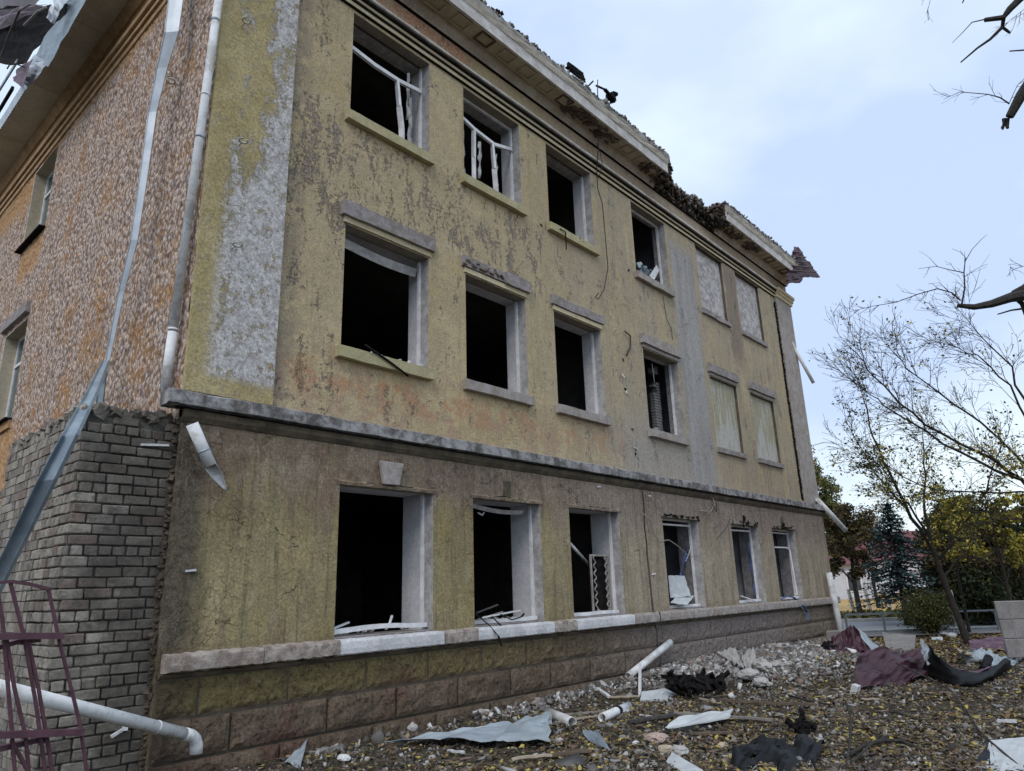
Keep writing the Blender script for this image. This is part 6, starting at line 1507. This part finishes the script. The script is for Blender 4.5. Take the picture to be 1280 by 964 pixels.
def leafy_tree(name, base, label, h, rw, crowns, leafm, nl, ls, trunk_r=.12, bark='bark', group=None, clump=.45, gapseed=0, hollow=.0):
    """crowns: (lateral, height, depth, radius_lateral, radius_vertical, weight)"""
    root = rootobj(name, base, label, 'tree', group); b = Vector(base); mb = MB()
    mt = MB().tube([b, b+Vector((0, 0, h*.25))+RH*.05*h*random.uniform(-.3, .3), b+Vector((0, 0, h*.5)), b+Vector((0, 0, h*.85))], [trunk_r, trunk_r*.8, trunk_r*.5, trunk_r*.15], 8, cap=False)
    under(mt.build('trunk', bark, smooth=True), root)
    tips = []; tw = sum(c[5] for c in crowns); cl = []
    for (l, z, dp_, rl, rv, wgt) in crowns:
        c = b+RH*l+FH*dp_+Vector((0, 0, z)); nc = max(6, int(60*wgt/tw*h/6))
        st = b+Vector((0, 0, min(z*.6, h*.5))); mb.tube([st, st.lerp(c, .5)+Vector((0, 0, .2)), c], [trunk_r*.4, trunk_r*.25, .02], 5, cap=False)
        for i in range(nc):
            v_ = Vector((random.gauss(0, 1), random.gauss(0, 1), random.gauss(0, 1))).normalized()*random.uniform(hollow, 1)**.5
            q = c+Vector((v_.x*rl, v_.y*rl, v_.z*rv)); cl.append((q, random.uniform(.5, 1.2)*clump))
            if i % 3 == 0: mb.tube([c.lerp(q, .1), c.lerp(q, .6), q], [.025, .015, .006], 3, cap=False)
    under(mb.build('branches', bark, kind='stuff'), root)
    cc = np.array([list(q) for q, _ in cl]); cs = np.array([s_ for _, s_ in cl]); idx = rs.randint(0, len(cl), nl)
    v = rs.normal(size=(nl, 3)); v /= np.linalg.norm(v, axis=1)[:, None]; v *= rs.uniform(.2, 1, (nl, 1))**.6
    P_ = cc[idx]+v*cs[idx][:, None]*np.array([1, 1, .7]); P_ = P_[P_[:, 2] > .1]
    o = scatter_leaves('crown', P_, rs.uniform(ls*.6, ls*1.3, len(P_)), leafm, rnd=True); under(o, root); return root
def B_(px, d, py=720): p = at(px, py, d=d); p.z = 0; return p
random.seed(33)
leafy_tree('willow_tree', B_(1026, 34), 'tall pale green willow with drooping tips showing past the far building corner', 8.5, 3, [(0, 4.8, 0, 1.3, 2.6, 2), (-.3, 7.0, 0, .8, 1.2, 1), (.8, 3.6, 0, .9, 1.4, 1), (1.0, 5.3, 0, .5, 1.0, .5)], 'willow_foliage', 15000, .13, .12, clump=.42)
leafy_tree('brown_leaved_tree', B_(1068, 29), 'dark tree with sparse brown and yellow leaves between the willow and the spruce', 5, 2, [(0, 3.0, 0, 1.1, 1.3, 2), (-.4, 4.0, 0, .8, .8, 1), (.6, 3.9, 0, .6, .7, .6), (-.9, 2.2, 0, .5, .6, .5)], 'brown_foliage', 15000, .11, .12, clump=.42)
leafy_tree('reddish_tree', B_(1092, 36), 'thin reddish brown tree behind the dark brown leaved one', 5.5, 2, [(0, 4.2, 0, 1.2, 1.0, 2), (.5, 5.0, 0, .8, .5, .6), (-.6, 3.4, 0, .8, 1, .6)], 'brown_foliage', 2600, .10, .10, clump=.5)
leafy_tree('dark_tree', B_(1188, 27), 'dense dark tree left of the leaning bare tree', 5.0, 2, [(0, 2.6, 0, .85, 1.5, 2), (.5, 3.8, 0, .7, .7, 1), (.1, 1.6, 0, .7, .9, .8)], 'dark_foliage', 22000, .13, .14, clump=.55)
leafy_tree('dark_tree', B_(1212, 24), 'broad blackish tree behind the trunk of the leaning bare tree', 5.2, 3, [(0, 2.0, 0, 1.3, 1.6, 2), (1.4, 2.0, 0, 1.2, 1.6, 1.6), (.6, 3.5, 0, .9, .7, .8)], 'brown_foliage', 24000, .12, .14, clump=.6)
leafy_tree('dark_tree', B_(1262, 27), 'dark green tree rising behind the concrete panels', 4.6, 3, [(0, 2.2, 0, 1.5, 1.5, 2), (1.5, 2.6, 0, 1.4, 1.6, 1.6)], 'dark_foliage', 24000, .14, .14, clump=.6)
leafy_tree('dark_tree', B_(1222, 40), 'distant dark conifer like tree top above the yellow leaves', 6.6, 3, [(0, 3.0, 0, 1.4, 2.2, 2), (0, 5.4, 0, .5, .8, .5)], 'dark_foliage', 6000, .16, .16, clump=.45)
leafy_tree('yellow_tree', B_(1255, 19), 'tree with bright yellow autumn leaves above the concrete panels', 4.4, 2, [(-.2, 2.9, 0, .8, .7, 1.4), (.6, 2.2, 0, .7, .6, 1), (-1.0, 3.4, 0, .5, .35, .6), (-.9, 2.2, 0, .35, .35, .25), (.9, 3.4, 0, .7, .5, .8)], 'yellow_foliage', 5500, .10, .06, clump=.26)
leafy_tree('yellow_tree', B_(1198, 20.5), 'small loose yellow leaved tree left of the brighter one', 4.2, 2, [(-.1, 3.2, 0, .5, .35, 1), (.5, 3.0, 0, .4, .3, .8), (-.5, 2.7, 0, .3, .3, .3)], 'yellow_foliage', 1500, .09, .05, clump=.22)
def shrub(name, base, label, wd_, h_, leafm, nl, ls):
    root = rootobj(name, base, label, 'shrub'); mb = MB(); T = []
    for i in range(50):
        a_ = random.uniform(0, 6.28); e = random.uniform(.1, 1.0)*wd_/h_
        branch_rec(mb, T, base+RH*random.gauss(0, wd_*.25), Vector((math.cos(a_)*e, math.sin(a_)*e, 1)), h_*.75, .014, 1, .6, 0, 3, 3, .004, (2, 4))
    under(mb.build('stems', 'bark'), root); T = [t for t in T if t.z > .1]
    idx = rs.randint(0, len(T), nl); Pb = np.array([T[i] for i in idx])+rs.normal(0, .11, (nl, 3)); o = scatter_leaves('crown', Pb, rs.uniform(ls*.6, ls*1.3, nl), leafm, rnd=True); under(o, root)
shrub('dark_shrub', B_(1228, 23.5), 'dark low shrub behind the street railing right of the leaning tree', 1.5, 1.7, 'dark_foliage', 9000, .11)
shrub('dark_shrub', B_(1192, 25), 'dark low shrub behind the round bush and the leaning post', 1.3, 1.6, 'dark_foliage', 8000, .11)
shrub('dark_shrub', B_(1262, 25), 'dark low shrub hidden behind the concrete panels', 1.6, 1.8, 'dark_foliage', 9000, .11)
# spruce
sp = B_(1124, 24.5)
root = rootobj('blue_spruce', sp, 'dark blue spruce with tiered drooping branches in front of the red roof', 'tree')
under(MB().tube([sp, sp+Vector((0, 0, 4.2))], [.11, .02], 8).build('trunk', 'bark', smooth=True), root)
Pn = []; mb = MB()
for i in range(26):
    z = .95+3.2*(i/25)**.95; R_ = 1.7*(1-i/25)**.9+.06
    for k in range(11):
        a_ = random.uniform(0, 6.28); L = R_*random.uniform(.75, 1.1); e = sp+Vector((math.cos(a_)*L, math.sin(a_)*L, z-.18*L)); s0 = sp+Vector((0, 0, z)); mb.tube([s0, e], [.02, .006], 3, cap=False)
        for t in range(int(8+L*24)):
            u_ = random.uniform(.15, 1.02); q = s0.lerp(e, u_); Pn.append((q.x+random.gauss(0, .07), q.y+random.gauss(0, .07), q.z-abs(random.gauss(0, .06))))
under(mb.build('branches', 'bark', kind='stuff'), root); Pn = np.array(Pn); o = scatter_leaves('crown', Pn, rs.uniform(.07, .16, len(Pn)), 'spruce_needles', .6); under(o, root)
# bush
bb = Gp(1166, 794, 0)
root = rootobj('round_bush', bb, 'round olive bush at the edge of the pavement', 'bush')
mb = MB(); T = []
for i in range(80):
    a_ = random.uniform(0, 6.28); e = random.uniform(.1, 1.1)
    branch_rec(mb, T, bb+Vector((random.gauss(0, .06), random.gauss(0, .06), 0)), Vector((math.cos(a_)*e, math.sin(a_)*e, 1)), .8, .010, 1, .6, 0, 3, 3, .003, (2, 4))
under(mb.build('stems', 'bark'), root)
idx = rs.randint(0, len(T), 12000); Pb = np.array([T[i] for i in idx])+rs.normal(0, .08, (12000, 3)); o = scatter_leaves('crown', Pb, rs.uniform(.035, .075, 12000), 'olive_foliage', rnd=True); under(o, root)
# distant tree belt
P = []
for i in range(90):
    l = random.uniform(14, 75); d = random.uniform(78, 105); h = random.uniform(3.5, 7); c = rd(d, l)
    for k in range(170): v_ = Vector((random.gauss(0, 1), random.gauss(0, 1), random.gauss(0, 1))).normalized()*random.random()**.4; P.append((c.x+v_.x*2.8, c.y+v_.y*2.8, h*.55+v_.z*h*.5))
P = np.array(P); o = scatter_leaves('distant_trees', P, rs.uniform(.5, .9, len(P)), 'dark_foliage', rnd=True); tag(o, 'far belt of dark trees along the horizon', 'trees', kind='stuff')
